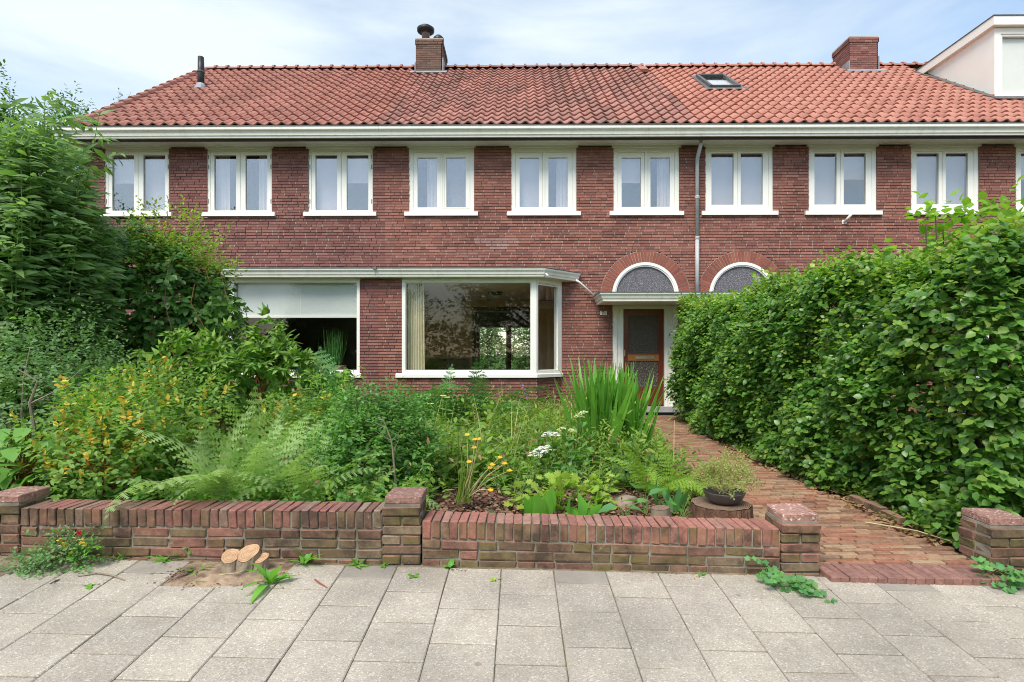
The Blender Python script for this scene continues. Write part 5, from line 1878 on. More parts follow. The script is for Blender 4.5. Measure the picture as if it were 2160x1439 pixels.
# grey-green shrubs at the left edge
shrub('shrub', 'grey-green small-leaved shrub with bare twisted stem at the left edge', 'shrub', (gx(70, 5.2), 5.2, .85), (.62, .45, .62), OV, 'grey_leaf', 900, 6, .17, .042, 51, 'bark_pale', shell=.4)
shrub('shrub', 'thin grey-leaved shrub tangled below the climber and butterfly bush', 'shrub', (gx(165, 6.0), 6.0, .95), (.55, .4, .55), OV, 'grey_leaf', 520, 6, .18, .045, 52, 'stem_red', shell=.35, amp=.3)
m = MB()
tw = empty('bare_branch', (gx(78, 4.6), 4.6, .1), 'bare crooked brown branch poking through the grey-green shrub', 'branch')
m.tube([(gx(78, 4.6), 4.6, .1), (gx(76, 4.6), 4.58, gz(900, 4.6)), (gx(74, 4.6), 4.55, gz(850, 4.6)), (gx(90, 4.6), 4.55, gz(805, 4.6)), (gx(60, 4.6), 4.5, gz(778, 4.6))], [.016, .014, .012, .008, .004], 6)
m.tube([(gx(74, 4.6), 4.55, gz(852, 4.6)), (gx(120, 4.6), 4.6, gz(825, 4.6)), (gx(170, 4.6), 4.6, gz(782, 4.6))], [.009, .006, .003], 5)
m.build('limb', 'bark_pale', tw)

# golden-tipped shrubs behind the wall
def golden(label, px, py, Y, rad, n, seed, gold):
    root, p, d = shrub('golden_shrub', label, 'shrub', (gx(px, Y), Y, gz(py, Y)), rad, OV, 'spirea_leaf', n, 6, .15, .046, seed, 'stem_red', shell=.45, amp=.2, up=.6)
    lt = Leaves()
    c = p[(p[:, 2] > gz(py, Y) - rad[2] * .5) & (p[:, 1] < Y + .1)]
    if len(c) > gold:
        c = c[RNG.choice(len(c), gold, replace=False)]
    c = c + np.array([0, -.03, .03])
    sprays(lt, OV, c, np.tile(UP, (len(c), 1)) + rv(len(c), .4), 6, .08, .050, .0, .5, .5)
    lt.build('golden_tips', 'spirea_gold', root, kind='stuff')
golden('golden-tipped spiraea with orange shoots spilling over the wall on the left', 235, 960, 4.05, (.46, .36, .42), 900, 61, 90)
golden('golden spiraea with yellow shoots standing behind the left fern', 330, 880, 4.8, (.62, .4, .38), 700, 62, 60)
golden('small yellow-tipped bush among the ferns before the bay pier', 640, 910, 5.2, (.42, .35, .30), 420, 63, 36)
golden('low yellow-flecked shrub along the back of the left wall', 400, 985, 4.5, (.55, .3, .22), 300, 64, 14)
rp = empty('rose_bloom', (gx(146, 3.9), 3.9, .2), 'single red rose bloom among the golden shrub leaves', 'rose')
h = Vector((gx(146, 3.75), 3.75, gz(965, 3.75)))
lv = Leaves().add(OVW, np.tile([h.x, h.y, h.z], (14, 1)) + rv(14, .006), rv(14) + UP * .5, rv(14), .026)
lv.build('petals', 'petal_red', rp)
MB().tube([(gx(160, 3.9), 3.9, .15), (gx(150, 3.8), 3.82, gz(1000, 3.8)), tuple(h)], .003, 5).build('stem', 'stem_red', rp)

# broad-leaved plant in the lower left corner: each leaf its own part
def broad(name, label, cat, px, Y, leaves_, mat, size, tmpl=None, stem='stem_red', zadd=0.0):
    X = gx(px, Y); z0 = zsoil(X, Y) + zadd
    root = empty(name, (X, Y, z0), label, cat)
    me = [Leaves().add(tmpl or leaf_t(.62, .22, .25 + .1 * q), [(0, 0, 0)], [(0, 1, 0)], [(0, 0, 1)], 1.0).mesh('leaf') for q in range(3)]
    st = MB()
    for i, (lx, ly, az, el, s) in enumerate(leaves_):
        p = Vector((gx(lx, Y), Y + random.uniform(-.12, .12), gz(ly, Y)))
        put('leaf', me[i % 3], root, tuple(p), (R(el), random.uniform(-.3, .3), R(az)), (s * size,) * 3, mat=mat)
        st.tube([(X + random.uniform(-.04, .04), Y, z0), ((X + p.x) / 2, Y, (z0 + p.z) / 2 + .05), tuple(p)], [.007, .005, .003], 5)
    st.build('stems', stem, root)
    return root
rd = random.Random(12)
LL = [(rd.uniform(-20, 105), rd.uniform(895, 1025), rd.choice((60, 100, -70, 150, -120, 180, 130, -150)) + rd.uniform(-25, 25), rd.uniform(-35, 25), rd.uniform(.8, 1.3)) for k in range(44)]
broad('broad_leaved_plant', 'knee-high plant with big soft leaves and red stems by the left pier', 'plant', 40, 3.8, LL, 'broad_leaf', .145)

# ------------------------------------------------------------------ ferns
def frond_mesh(L, th0, th1, npin=24, width=.24, seed=0, m=8):
    rd = random.Random(seed)
    V, F = [], []
    N = 40
    pts, th = [Vector((0, 0, 0))], []
    for i in range(N):
        t = i / N
        a = th0 + (th1 - th0) * t ** 1.2
        pts.append(pts[-1] + Vector((0, math.cos(a), math.sin(a))) * (L / N))
    def at(t):
        f = t * N; i = min(N - 1, int(f)); return pts[i].lerp(pts[i + 1], f - i), (pts[i + 1] - pts[i]).normalized()
    for i in range(N):                       # rachis
        b = len(V); w = .0045 * (1 - i / N) + .001
        for q in (pts[i], pts[i + 1]):
            V += [(q.x - w, q.y, q.z), (q.x + w, q.y, q.z)]
        F.append((b, b + 1, b + 3, b + 2))
    for k in range(npin):
        t = .12 + .87 * (k / (npin - 1)) ** 1.0
        p, d = at(t)
        prof = min(1, (t - .04) / .22) ** .8 * (1 - t) ** .75 * 1.25 + .02
        Lp = L * width * prof * rd.uniform(.9, 1.08)
        up = Vector((0, -d.z, d.y))
        for s in (-1, 1):
            dirp = (Vector((s, 0, 0)) + d * (.35 + .3 * t) - up * rd.uniform(.08, .28)).normalized()
            perp = (d - dirp * d.dot(dirp)).normalized()
            pw = L / npin * .56
            b = len(V)
            for j in range(m + 1):
                q = p + dirp * (Lp * j / m) - up * (.10 * Lp * (j / m) ** 2)
                V.append(tuple(q))
            for j in range(m):
                q = (Vector(V[b + j]) + Vector(V[b + j + 1])) / 2 + dirp * (Lp / m * .35)
                wj = pw * (1 - .85 * j / m)
                e = len(V)
                V.append(tuple(q + perp * wj)); V.append(tuple(q - perp * wj))
                F.append((b + j, b + j + 1, e)); F.append((b + j + 1, b + j, e + 1))
    me = bpy.data.meshes.new('frond')
    me.from_pydata(V, [], F)
    me.update()
    return me
FR = {}
def fern(label, px, Y, n, L, mat, seed, el=(55, 80), group=None, spread=360, face=-90, zadd=0.0, dist=.05):
    rd = random.Random(seed)
    X = gx(px, Y); z0 = zsoil(X, Y) + zadd
    root = empty('fern', (X, Y, z0), label, 'fern', group)
    key = (mat,)
    if key not in FR:
        FR[key] = [frond_mesh(1.0, R(t0), R(a), 15, w * 1.12, s, 5) for s, (t0, a, w) in enumerate(((80, -38, .25), (72, -8, .22), (84, 30, .23), (70, -60, .22), (86, 48, .20)))]
    for k in range(n):
        a = R(face + spread * (k / n - .5) + rd.uniform(-14, 14))
        s = L * rd.uniform(.55, 1.12)
        r = rd.uniform(.2, 1) * dist
        put('frond', FR[key][rd.randrange(5)], root, (X + r * math.cos(a), Y + r * math.sin(a), z0), (R(rd.uniform(-24, 12)), R(rd.uniform(-20, 20)), a - R(90)), (s, s, s), mat=mat)
    return root
fern('large pale green fern arching over the wall, left of centre', 540, 3.92, 17, .92, 'fern_leaf', 1)
fern('wide pale fern leaning towards the street beside the yellow spiraea', 430, 3.9, 13, .78, 'fern_leaf', 2)
fern('pale fern with drooping fronds just left of the middle pier', 645, 3.95, 13, .74, 'fern_leaf', 3)
fern('low fern sprouting at the foot of the small-leaved shrub by the middle pier', 760, 3.95, 8, .50, 'fern_leaf', 4)
fern('upright fern frond clump tight behind the middle pier', 815, 3.85, 6, .52, 'fern_leaf', 5, face=20, spread=150)
fern('tall fern standing before the brick pier of the bay', 720, 7.2, 18, 1.45, 'fern_dark', 6)
fern('dark fern under the clear bay window, nearer the curtain', 925, 8.2, 20, 1.6, 'fern_dark', 7)
fern('dark fern under the clear bay window, nearer the door side', 1000, 8.5, 18, 1.5, 'fern_dark', 8)
fern('upright green fern behind the creeper and hydrangea', 690, 6.6, 14, 1.4, 'fern_leaf', 9)
fern('bright yellow-green fern in the mulch by the path', 1385, 4.55, 13, .50, 'fern_yellow', 10)
fern('second bright fern crowding the path edge near the potted bowl', 1440, 4.75, 12, .50, 'fern_yellow', 11)
fern('tiny lime fern tip sticking up behind the potted bowl', 1500, 4.6, 6, .36, 'fern_yellow', 12)
fern('small fern hanging its fronds over the coping of the left wall section', 478, 3.62, 7, .42, 'fern_leaf', 14, face=-90, spread=110, zadd=.16)
fern('pale fern hidden deep among the golden shrubs', 560, 4.6, 12, 1.10, 'fern_leaf', 13)

# small-leaved bush in the middle with a bare branch
shrub('shrub', 'dense small-leaved privet-like bush standing behind the middle pier', 'shrub', (gx(800, 4.75), 4.75, .50), (.46, .42, .44), OV, 'privet_leaf', 1500, 7, .14, .040, 71, 'bark_pale', shell=.4, up=.5)
shrub('shrub', 'dark lower skirt bush left of the middle pier', 'shrub', (gx(745, 4.3), 4.3, .42), (.34, .25, .30), OV, 'privet_leaf', 560, 6, .13, .042, 72, 'bark', shell=.4)
m = MB(); bb = empty('bare_branch', (gx(838, 4.2), 4.2, .2), 'pale bare twig rising in front of the dense small-leaved bush', 'branch')
m.tube([(gx(836, 4.2), 4.2, .2), (gx(833, 4.2), 4.18, gz(985, 4.2)), (gx(828, 4.2), 4.17, gz(930, 4.2)), (gx(808, 4.2), 4.17, gz(878, 4.2))], [.010, .009, .006, .003], 5)
for a, b in (((828, 930), (850, 905)), ((828, 930), (795, 908)), ((832, 950), (845, 925)), ((820, 905), (790, 888))):
    m.tube([(gx(a[0], 4.2), 4.17, gz(a[1], 4.2)), (gx(b[0], 4.2), 4.15, gz(b[1], 4.2))], [.004, .002], 4)
m.build('limb', 'bark_pale', bb)

# leafy perennials
def perennial(label, px, py, Y, h, nst, mat, tmpl, lsize, seed, spread=.18, cat='plant', name='leafy_perennial', flower=None, nfl=0, fsize=.03, step=.05):
    rd = random.Random(seed)
    X = gx(px, Y); z0 = zsoil(X, Y)
    root = empty(name, (X, Y, z0), label, cat)
    lv, st = Leaves(), MB()
    tips = []
    for s in range(nst):
        a = rd.uniform(0, 6.28); r = spread * math.sqrt(rd.uniform(0, 1))
        hh = h * rd.uniform(.65, 1.05)
        b = Vector((X + r * .4 * math.cos(a), Y + r * .4 * math.sin(a), z0)); t_ = Vector((X + r * math.cos(a), Y + r * math.sin(a), z0 + hh))
        st.tube([b, (b + t_) / 2 + Vector((rd.uniform(-.03, .03), 0, 0)), t_], [.006, .005, .002], 5)
        tips.append(t_)
        k = int(hh / step * .85)
        for i in range(k):
            f = .12 + .88 * (i + .5) / k
            q = b.lerp(t_, f)
            ang = i * 2.4 + rd.uniform(-.3, .3)
            dv = np.array([math.cos(ang), math.sin(ang), .55 - .5 * (1 - f)])
            lv.add(tmpl, [tuple(q)], [dv + RNG.normal(size=3) * .1], [UP + RNG.normal(size=3) * .2], lsize * (1.15 - .6 * f) * rd.uniform(.8, 1.15))
    lv.build('foliage', mat, root)
    st.build('stems', 'stem_green', root)
    if flower:
        for t_ in rd.sample(tips, min(nfl, len(tips))):
            fl = Leaves()
            for q in range(5):
                a = q * 1.257
                fl.add(OVW, [tuple(t_)], [(math.cos(a), math.sin(a), .35)], [(0, -.3, 1)], fsize)
            fl.build('flower', flower, root)
    return root
LN2 = leaf_t(.26, .12, .2)
perennial('tall evening primrose with pale yellow flowers, closest to the clear bay window', 935, 850, 6.6, .78, 5, 'weed_leaf', LN2, .15, 81, .22, flower='petal_pale_yellow', nfl=3, fsize=.045)
perennial('bushy evening primrose in mid garden, right of the dark ferns', 1035, 850, 6.2, .72, 7, 'weed_leaf', LN2, .14, 82, .22)
perennial('leafy green perennial clump crowding the sill of the blinded bay', 690, 800, 6.4, 1.08, 22, 'weed_leaf', LN2, .17, 83, .45)
perennial('pale milkweed with paired oval leaves in front of the brown door', 1335, 850, 6.9, .85, 3, 'broad_leaf', leaf_t(.5, .15, .1), .20, 84, .10)
perennial('young hydrangea with broad leaves on a bare stem at the path side', 1395, 900, 6.1, .42, 3, 'blue_leaf', leaf_t(.6, .15, .15), .17, 85, .12)
perennial('blue-green leafy clump below the white hydrangea', 1205, 960, 5.0, .42, 8, 'blue_leaf', LN2, .12, 86, .2)
perennial('dark broad-leaved clump at the foot of the sword-leaved plant', 1290, 900, 5.9, .40, 9, 'blue_leaf', leaf_t(.5, .15, .2), .16, 87, .35)
perennial('fresh green weed clump behind the yellow daisies', 960, 900, 5.4, .55, 14, 'weed_leaf', LN2, .11, 88, .3)
perennial('fine green weed clump in front of the low bay brickwork', 1110, 900, 7.4, .60, 18, 'weed_leaf', LN2, .10, 89, .5)
perennial('leafy weed clump filling the bed behind the daisies, mid garden', 1075, 930, 5.6, .50, 18, 'weed_leaf', leaf_t(.36, .15, .2), .11, 96, .42)
perennial('leafy weed clump left of the white hydrangea', 1120, 950, 5.0, .34, 16, 'weed_leaf', leaf_t(.4, .15, .2), .09, 97, .30)
perennial('broad-leaved weed clump right behind the small-leaved bush', 900, 900, 5.9, .60, 16, 'weed_leaf', leaf_t(.4, .15, .2), .12, 98, .40)
perennial('leafy seedling clump in the mulch between lime mound and hydrangea', 1265, 980, 4.75, .30, 14, 'weed_leaf', leaf_t(.45, .15, .2), .10, 111, .28)
perennial('mid-green leafy clump behind the flat stone', 1335, 970, 5.0, .34, 14, 'blue_leaf', leaf_t(.4, .15, .2), .12, 112, .28)
perennial('low leafy weeds right of the daisies in the mulch', 1075, 1000, 4.65, .24, 14, 'weed_leaf', leaf_t(.5, .15, .2), .085, 113, .26)
perennial('airy weed clump along the bay wall below the slanted light', 1180, 905, 6.6, .50, 16, 'weed_leaf', LN2, .09, 90, .45)
headed('hydrangea', 'hydrangea with flat white lacecap flower heads in mid garden', 'hydrangea', 1185, 935, 5.2, 'privet_leaf', 'petal_white', [(1142, 948), (1162, 915), (1128, 958), (1158, 945)], .075, 42, (.26, .22, .22), 60, .11)
headed('hydrangea', 'hydrangea with small creamy flower heads right behind the white one', 'hydrangea', 1215, 910, 5.6, 'privet_leaf', 'petal_cream', [(1205, 908), (1222, 878), (1185, 905), (1212, 930), (1232, 870)], .05, 43, (.22, .2, .2), 50, .10)

# sword-leaved crocosmia
def blades(name, label, cat, px, Y, n, hmin, hmax, w, mat, seed, lean, droop=.12, zadd=0):
    broadleaf = name == 'tulip_leaves'
    rd = random.Random(seed)
    X = gx(px, Y); z0 = zsoil(X, Y) + zadd
    root = empty(name, (X, Y, z0), label, cat)
    me = []
    for q in range(5):
        lv = Leaves().add(leaf_t(w, .35, droop * (.3 + q * .25)) if broadleaf else leaf_blade(w, droop * (.4 + q * .35), 6), [(0, 0, 0)], [(0, 0, 1)], [(0, 1, 0)], 1.0)
        me.append(lv.mesh('leaf'))
    for i in range(n):
        a = rd.uniform(0, 6.28); r = rd.uniform(0, .16)
        s = rd.uniform(hmin, hmax)
        put('leaf', rd.choice(me), root, (X + r * math.cos(a), Y + r * math.sin(a), z0 - .01),
            (rd.gauss(0, lean * .7), rd.gauss(0, lean), rd.uniform(0, 6.28)), (s, s, s), mat=mat)
    return root
blades('crocosmia', 'tall clump of upright sword-shaped leaves beside the brown door', 'crocosmia', 1262, 6.3, 150, .80, 1.25, .062, 'sword_leaf', 7, .19)
blades('crocosmia', 'second sword-leaf clump overlapping the door edge', 'crocosmia', 1325, 6.4, 80, .75, 1.22, .058, 'sword_leaf', 8, .17)
blades('tulip_leaves', 'broad upright tulip-like leaves behind the wall in the mulch', 'plant', 1135, 3.78, 11, .16, .27, .42, 'weed_rosette', 9, .28, .3)
blades('tulip_leaves', 'pair of upright broad leaves right of the lime mound', 'plant', 1228, 3.78, 7, .14, .25, .42, 'weed_rosette', 10, .30, .3)
blades('tulip_leaves', 'few pointed leaves standing behind the sawn log', 'plant', 1420, 4.1, 7, .16, .26, .36, 'blue_leaf', 11, .30, .3)
# yellow daisies on leaning stalks
da = empty('daisy_plant', (gx(985, 4.15), 4.15, .2), 'orange-yellow daisies on thin leaning straw-green stalks in the mulch', 'daisy')
rd = random.Random(5)
B = Vector((gx(978, 4.15), 4.15, .18))
st, lv = MB(), Leaves()
heads = [(985, 918), (1003, 925), (1012, 922), (1000, 945), (991, 972), (1055, 960), (1064, 978), (1035, 985), (1040, 975), (1075, 993), (1036, 1031)]
for i, (hx, hy) in enumerate(heads):
    h = Vector((gx(hx, 4.1), 4.1 - .05 * (i % 3), gz(hy, 4.1)))
    mid = (B + h) / 2 + Vector((.02, 0, .05))
    st.tube([B + Vector((rd.uniform(-.03, .03), 0, 0)), mid, h], [.004, .0035, .0025], 5)
    fl = Leaves()
    for q in range(11):
        a = q * .571
        fl.add(leaf_s(.42, .1, .15), [tuple(h)], [(math.cos(a), math.sin(a) * .8 - .2, .25 + math.sin(a) * .3)], [(0, -.7, .8)], rd.uniform(.017, .026))
    fl.build('flower', 'petal_yellow', da)
st.build('stems', 'stem_straw', da)
k = 44
a = RNG.uniform(0, 6.28, k)
lv.add(leaf_blade(.03, .5), np.tile([B.x, B.y, B.z], (k, 1)) + rv(k, .03) * [1, 1, 0], np.stack([np.cos(a) * .35 + .12, np.sin(a) * .3, np.ones(k)], 1), np.stack([np.cos(a), np.sin(a), np.zeros(k)], 1), RNG.uniform(.18, .40, k))
lv.build('blades', 'meadow_leaf', da)
# foxglove spike
fg = empty('foxglove', (gx(1120, 9.0), 9.0, .03), 'thin foxglove spike with pink bells before the low bay brickwork', 'foxglove')
h0, h1 = Vector((gx(1135, 9), 9, .05)), Vector((gx(1098, 9), 8.9, gz(800, 9)))
MB().tube([h0, (h0 + h1) / 2 + Vector((.03, 0, 0)), h1], [.006, .005, .002], 5).build('stem', 'stem_green', fg)
for i in range(9):
    q = h0.lerp(h1, .62 + i * .035)
    Leaves().add(OVW, np.tile([q.x, q.y, q.z], (4, 1)), np.array([(.5, -.5, -.6), (-.5, -.5, -.6), (.2, -.9, -.5), (0, .3, -.9)]), rv(4), .034).build('bell', 'petal_pink', fg)

# lime mound, hostas, small leafy things in the mulch
def mound(name, label, cat, px, Y, rad, n, tmpl, mat, size, seed, zadd=.0):
    X = gx(px, Y); z0 = zsoil(X, Y) + zadd
    root = empty(name, (X, Y, z0), label, cat)
    lv, st = Leaves(), MB()
    p, d = blob(n, (X, Y, z0 + rad[2] * .15), rad, seed, .55, .15, -.1)
    lv.add(tmpl, p, d * 1.0 + rv(len(p), .3) - UP * .15, UP * .8 + d * .5 + rv(len(p), .25), RNG.uniform(.65, 1.2, len(p)) * size)
    lv.build('foliage', mat, root)
    for i in range(0, len(p), max(1, len(p) // 14)):
        st.tube([(X, Y, z0), tuple((Vector((X, Y, z0)) + Vector(p[i])) / 2 + Vector((0, 0, .02))), tuple(p[i])], [.004, .003, .002], 4)
    st.build('stems', 'stem_green', root)
    return root
LOB = leaf_lobed()
mound('lime_mound', 'lime-green mound of lobed leaves just behind the wall', 'plant', 1185, 4.05, (.30, .22, .24), 210, LOB, 'lime_leaf', .075, 91)
mound('lime_mound', 'smaller lime tuft with tiny yellow-green flowers on the right of the lime mound', 'plant', 1265, 4.15, (.14, .12, .26), 70, LOB, 'lime_leaf', .055, 92)
mound('small_weed', 'little blue-green weed in the mulch close to the wall', 'weed', 1045, 3.75, (.08, .06, .06), 18, LOB, 'blue_leaf', .05, 93)
mound('small_weed', 'single lime weed at the start of the right wall section', 'weed', 950, 3.72, (.06, .05, .06), 10, LOB, 'lime_leaf', .07, 94)
mound('small_weed', 'small bright weed beside the sawn log', 'weed', 1440, 3.9, (.09, .07, .12), 30, SML, 'weed_rosette', .05, 95)
LH = [(1345, 1035, 170, 25, 1.0), (1365, 1030, -150, 20, 1.0), (1352, 1055, 90, 10, .8), (1372, 1050, -90, 30, .7)]
broad('hosta', 'pale green hosta leaves standing in the mulch near the stone', 'hosta', 1358, 3.95, LH, 'blue_leaf', .17, leaf_t(.7, .25, .1), 'stem_green')
LH = [(1300, 1068, 80, -5, 1.0), (1325, 1066, -80, -5, .9), (1345, 1060, -60, 20, .7)]
broad('hosta', 'flat hosta leaves lying on the mulch right behind the wall', 'hosta', 1315, 3.72, LH, 'blue_leaf', .13, leaf_t(.75, .25, .3), 'stem_green')

# ------------------------------------------------------------------ ground cover that nobody could count
def ground_cover(name, label, n, area, hfun, mat, tmpl, lsize, nl, seed):
    r = np.random.default_rng(seed)
    X = r.uniform(area[0], area[1], n); Y = r.uniform(area[2], area[3], n)
    keep = np.array([abs(x - path_at(y)[0]) > path_at(y)[1] + .05 for x, y in zip(X, Y)])
    X, Y = X[keep], Y[keep]
    keep = np.array([hfun(x, y) > 0.01 for x, y in zip(X, Y)], bool)
    X, Y = X[keep], Y[keep]
    H = np.array([hfun(x, y) for x, y in zip(X, Y)]) * r.uniform(.5, 1.15, len(X))
    Z = np.array([zsoil(x, y) for x, y in zip(X, Y)])
    lv = Leaves()
    lean = rv(len(X), .22)
    for j in range(nl):
        f = (j + 1) / nl
        p = np.stack([X + lean[:, 0] * H * f, Y + lean[:, 1] * H * f, Z + H * f], 1)
        a = r.uniform(0, 6.28, len(X))
        d = np.stack([np.cos(a), np.sin(a), .35 + .5 * f + 0 * a], 1)
        lv.add(tmpl, p, d + rv(len(X), .2), np.tile(UP, (len(X), 1)) + rv(len(X), .3), lsize * r.uniform(.7, 1.25, len(X)) * (1.15 - .45 * f))
    o = lv.build(name, mat)
    return tag(o, label, kind='stuff')
def h_bed(x, y):
    if y < 4.75 and x > -.60: return .0
    if y < 5.1 and x > -.60: return .07
    if x > path_at(y)[0]: return .0
    if y < 4.6 and x > .5: return .05
    return .20 + .14 * math.sin(x * 2.1 + y) + .07 * min(3, max(0, y - 4.5)) * (1 if x < .9 else .55)
ground_cover('undergrowth', 'tangled green weeds covering the garden bed', 6500, (-7.5, 2.0, 3.6, 11.3), h_bed, 'weed_leaf', leaf_t(.34, .15, .2), .085, 7, 101)
ground_cover('undergrowth', 'low dark green leaves under the shrubs at the left', 2600, (-7.0, -.6, 3.55, 6.5), lambda x, y: .22 if x < -.75 else 0, 'privet_leaf', leaf_t(.6, .2, .2), .075, 5, 102)
def h_mead(x, y):
    if not (-1.4 < x < 1.5 and 5.2 < y < 10.5): return 0
    return max(.16, .40 + .17 * math.sin(3.1 * x + 2 * y) + .13 * math.sin(7 * x - 4 * y) + .08 * math.sin(13 * x + 9 * y))
ground_cover('meadow_weeds', 'fine yellow-green meadow growth before the low bay brickwork', 2600, (-1.5, 1.6, 5.3, 10.6), h_mead, 'meadow_leaf', leaf_t(.30, .12, .2), .10, 8, 103)
ground_cover('leafy_weeds', 'mid-green leafy weeds mixed into the middle of the garden', 1300, (-1.5, 1.7, 4.9, 9.5), lambda x, y: max(0, h_mead(x * 1.7 + 1, y * 1.3) - .05) if y > 5 else .12, 'weed_leaf', leaf_t(.42, .15, .25), .12, 8, 105)
def h_foot(x, y):
    c, w = path_at(y)
    d = x - c - w
    return .16 * (1 - d / .5) + .05 * math.sin(y * 4) if 0 < d < .5 else 0
ground_cover('hedge_foot_weeds', 'low green weeds along the foot of the hedge', 2600, (2.5, 3.6, 3.9, 11.2), h_foot, 'weed_leaf', leaf_t(.5, .2, .2), .055, 5, 104)
# grass stalks
n = 60
X = RNG.uniform(-1.6, 1.5, n); Y = RNG.uniform(5.2, 9.5, n)
lv = Leaves().add(leaf_blade(.012, .15), np.stack([X, Y, np.full(n, .05)], 1), rv(n, .14) + UP, rv(n), RNG.uniform(.45, .85, n))
tag(lv.build('tall_grass', 'stem_straw'), 'thin straw-coloured grass stalks among the meadow weeds', kind='stuff')
# bark mulch and fallen leaves
n = 7000
X = RNG.uniform(-.6, 1.72, n); Y = 3.55 + RNG.uniform(0, 1, n) ** 1.2 * 1.4
Z = np.array([zsoil(x, y) for x, y in zip(X, Y)]) + RNG.uniform(0, .022, n)
lv = Leaves().add(leaf_t(.42, .3, .2), np.stack([X, Y, Z], 1), rv(n) * [1, 1, .25], UP + rv(n, .45), RNG.uniform(.02, .055, n))
tag(lv.build('bark_mulch', 'bark_chip'), 'brown bark chips spread behind the right wall section', kind='stuff')
n = 1700
Y = 3.75 + RNG.uniform(0, 1, n) ** 1.4 * 7.0
pc = np.array([path_at(y) for y in Y])
X = pc[:, 0] + pc[:, 1] + RNG.uniform(-.10, .42, n)
Z = np.maximum(np.array([zsoil(x, y) for x, y in zip(X, Y)]), .012) + RNG.uniform(.004, .022, n)
lv = Leaves().add(leaf_t(.6, .35, .25), np.stack([X, Y, Z], 1), rv(n) * [1, 1, .15], UP + rv(n, .4), RNG.uniform(.025, .06, n))
tag(lv.build('fallen_leaves', 'dry_leaf'), 'brown dead beech leaves along the right edge of the path', kind='stuff')

n = 700
X = RNG.uniform(-4.2, 1.6, n); Y = RNG.uniform(3.7, 8.5, n)
Z = np.array([zsoil(x, y) for x, y in zip(X, Y)]) + RNG.uniform(.05, .5, n)
lv = Leaves().add(leaf_t(.4, .35, .25), np.stack([X, Y, Z], 1), rv(n), rv(n), RNG.uniform(.03, .06, n))
tag(lv.build('withered_leaves', 'dry_leaf'), 'withered brown leaves caught among the garden weeds', kind='stuff')
# ------------------------------------------------------------------ stumps, bowl, stone in the mulch
def stump(name, label, c, r, h, seed, bark, cut, lean=0, rough=.12, n=22):
    root = empty(name, c, label, 'stump')
    rd = random.Random(seed)
    m = MB()
    amp = [1 + rough * rd.uniform(-1, 1) for _ in range(n)]
    rings = [(1.25, -.06), (1.10, h * .25), (1.0, h * .6), (.97, h)]
    for rr, z in rings:
        for i in range(n):
            t = 2 * math.pi * i / n
            q = r * rr * (amp[i] if rr > 1 else (amp[i] + 1) / 2)
            m.v.append((c[0] + q * math.cos(t), c[1] + q * math.sin(t), c[2] + z + lean * q * math.cos(t) * (z / h)))
    for a in range(len(rings) - 1):
        for i in range(n):
            j = (i + 1) % n
            m.f.append((a * n + i, a * n + j, (a + 1) * n + j, (a + 1) * n + i))
    m.build('bark', bark, root, smooth=False)
    k = MB()
    k.v = [(v[0] - c[0], v[1] - c[1], v[2] - c[2] + .002) for v in m.v[-n:]]
    k.v = [((x * .97), (y * .97), z) for x, y, z in k.v]
    k.f = [tuple(range(n))]
    put('cut_face', k.mesh('cut_face'), root, c, mat=cut)
    return root
SX, SY = gx(1520, 3.84), 3.84
stump('old_stump', 'wide crumbling red-brown stump under the potted bowl', (SX, SY, .06), .20, .20, 3, 'bark_rotten', 'cut_wood_grey', 0, .10, 30)
stump('sawn_log', 'short grey sawn log stood upright in the mulch', (gx(1393, 3.72), 3.72, .16), .062, .10, 4, 'bark_pale', 'cut_wood_grey', .1, .06)
bw = empty('planted_bowl', (SX + .02, SY - .01, .262), 'dark glazed bowl with bushy pale thyme on the wide stump', 'planter')
MB().lathe([(.0, .0), (.075, .002), (.115, .035), (.135, .075), (.138, .082), (.128, .080), (.118, .06), (.0, .055)], (SX + .02, SY - .01, .264), 26).build('bowl', 'bowl_glaze', bw, smooth=True)
lv = Leaves()
p, d = blob(620, (SX + .02, SY - .01, .40), (.19, .16, .15), 77, .35, .16, -.22)
sprays(lv, SML, p, d + UP * .7 + rv(len(p), .4), 6, .06, .017, .0)
lv.build('thyme', 'thyme_leaf', bw)
st = MB(); branches(st, (SX + .02, SY, .33), [tuple(q) for q in p[:30]], .003, .0015, .05); st.build('stems', 'stem_straw', bw)
bmx = bmesh.new(); bmesh.ops.create_icosphere(bmx, subdivisions=3, radius=1.0)
rd = random.Random(3)
for v in bmx.verts:
    f = 1 + .13 * math.sin(v.co.x * 3 + 1) + .10 * math.sin(v.co.y * 4 + v.co.z * 3) + rd.uniform(-.02, .02)
    v.co = Vector((v.co.x * .105 * f, v.co.y * .08 * f, max(-.02, min(.045, v.co.z * .07)) * f))
sme = bpy.data.meshes.new('field_stone'); bmx.to_mesh(sme); bmx.free()
sx, sy = gx(1315, 4.15), 4.15
tag(put('field_stone', sme, None, (sx, sy, zsoil(sx, sy) + .04), mat='field_stone'), 'flat brown stone lying in the bark mulch', 'stone')

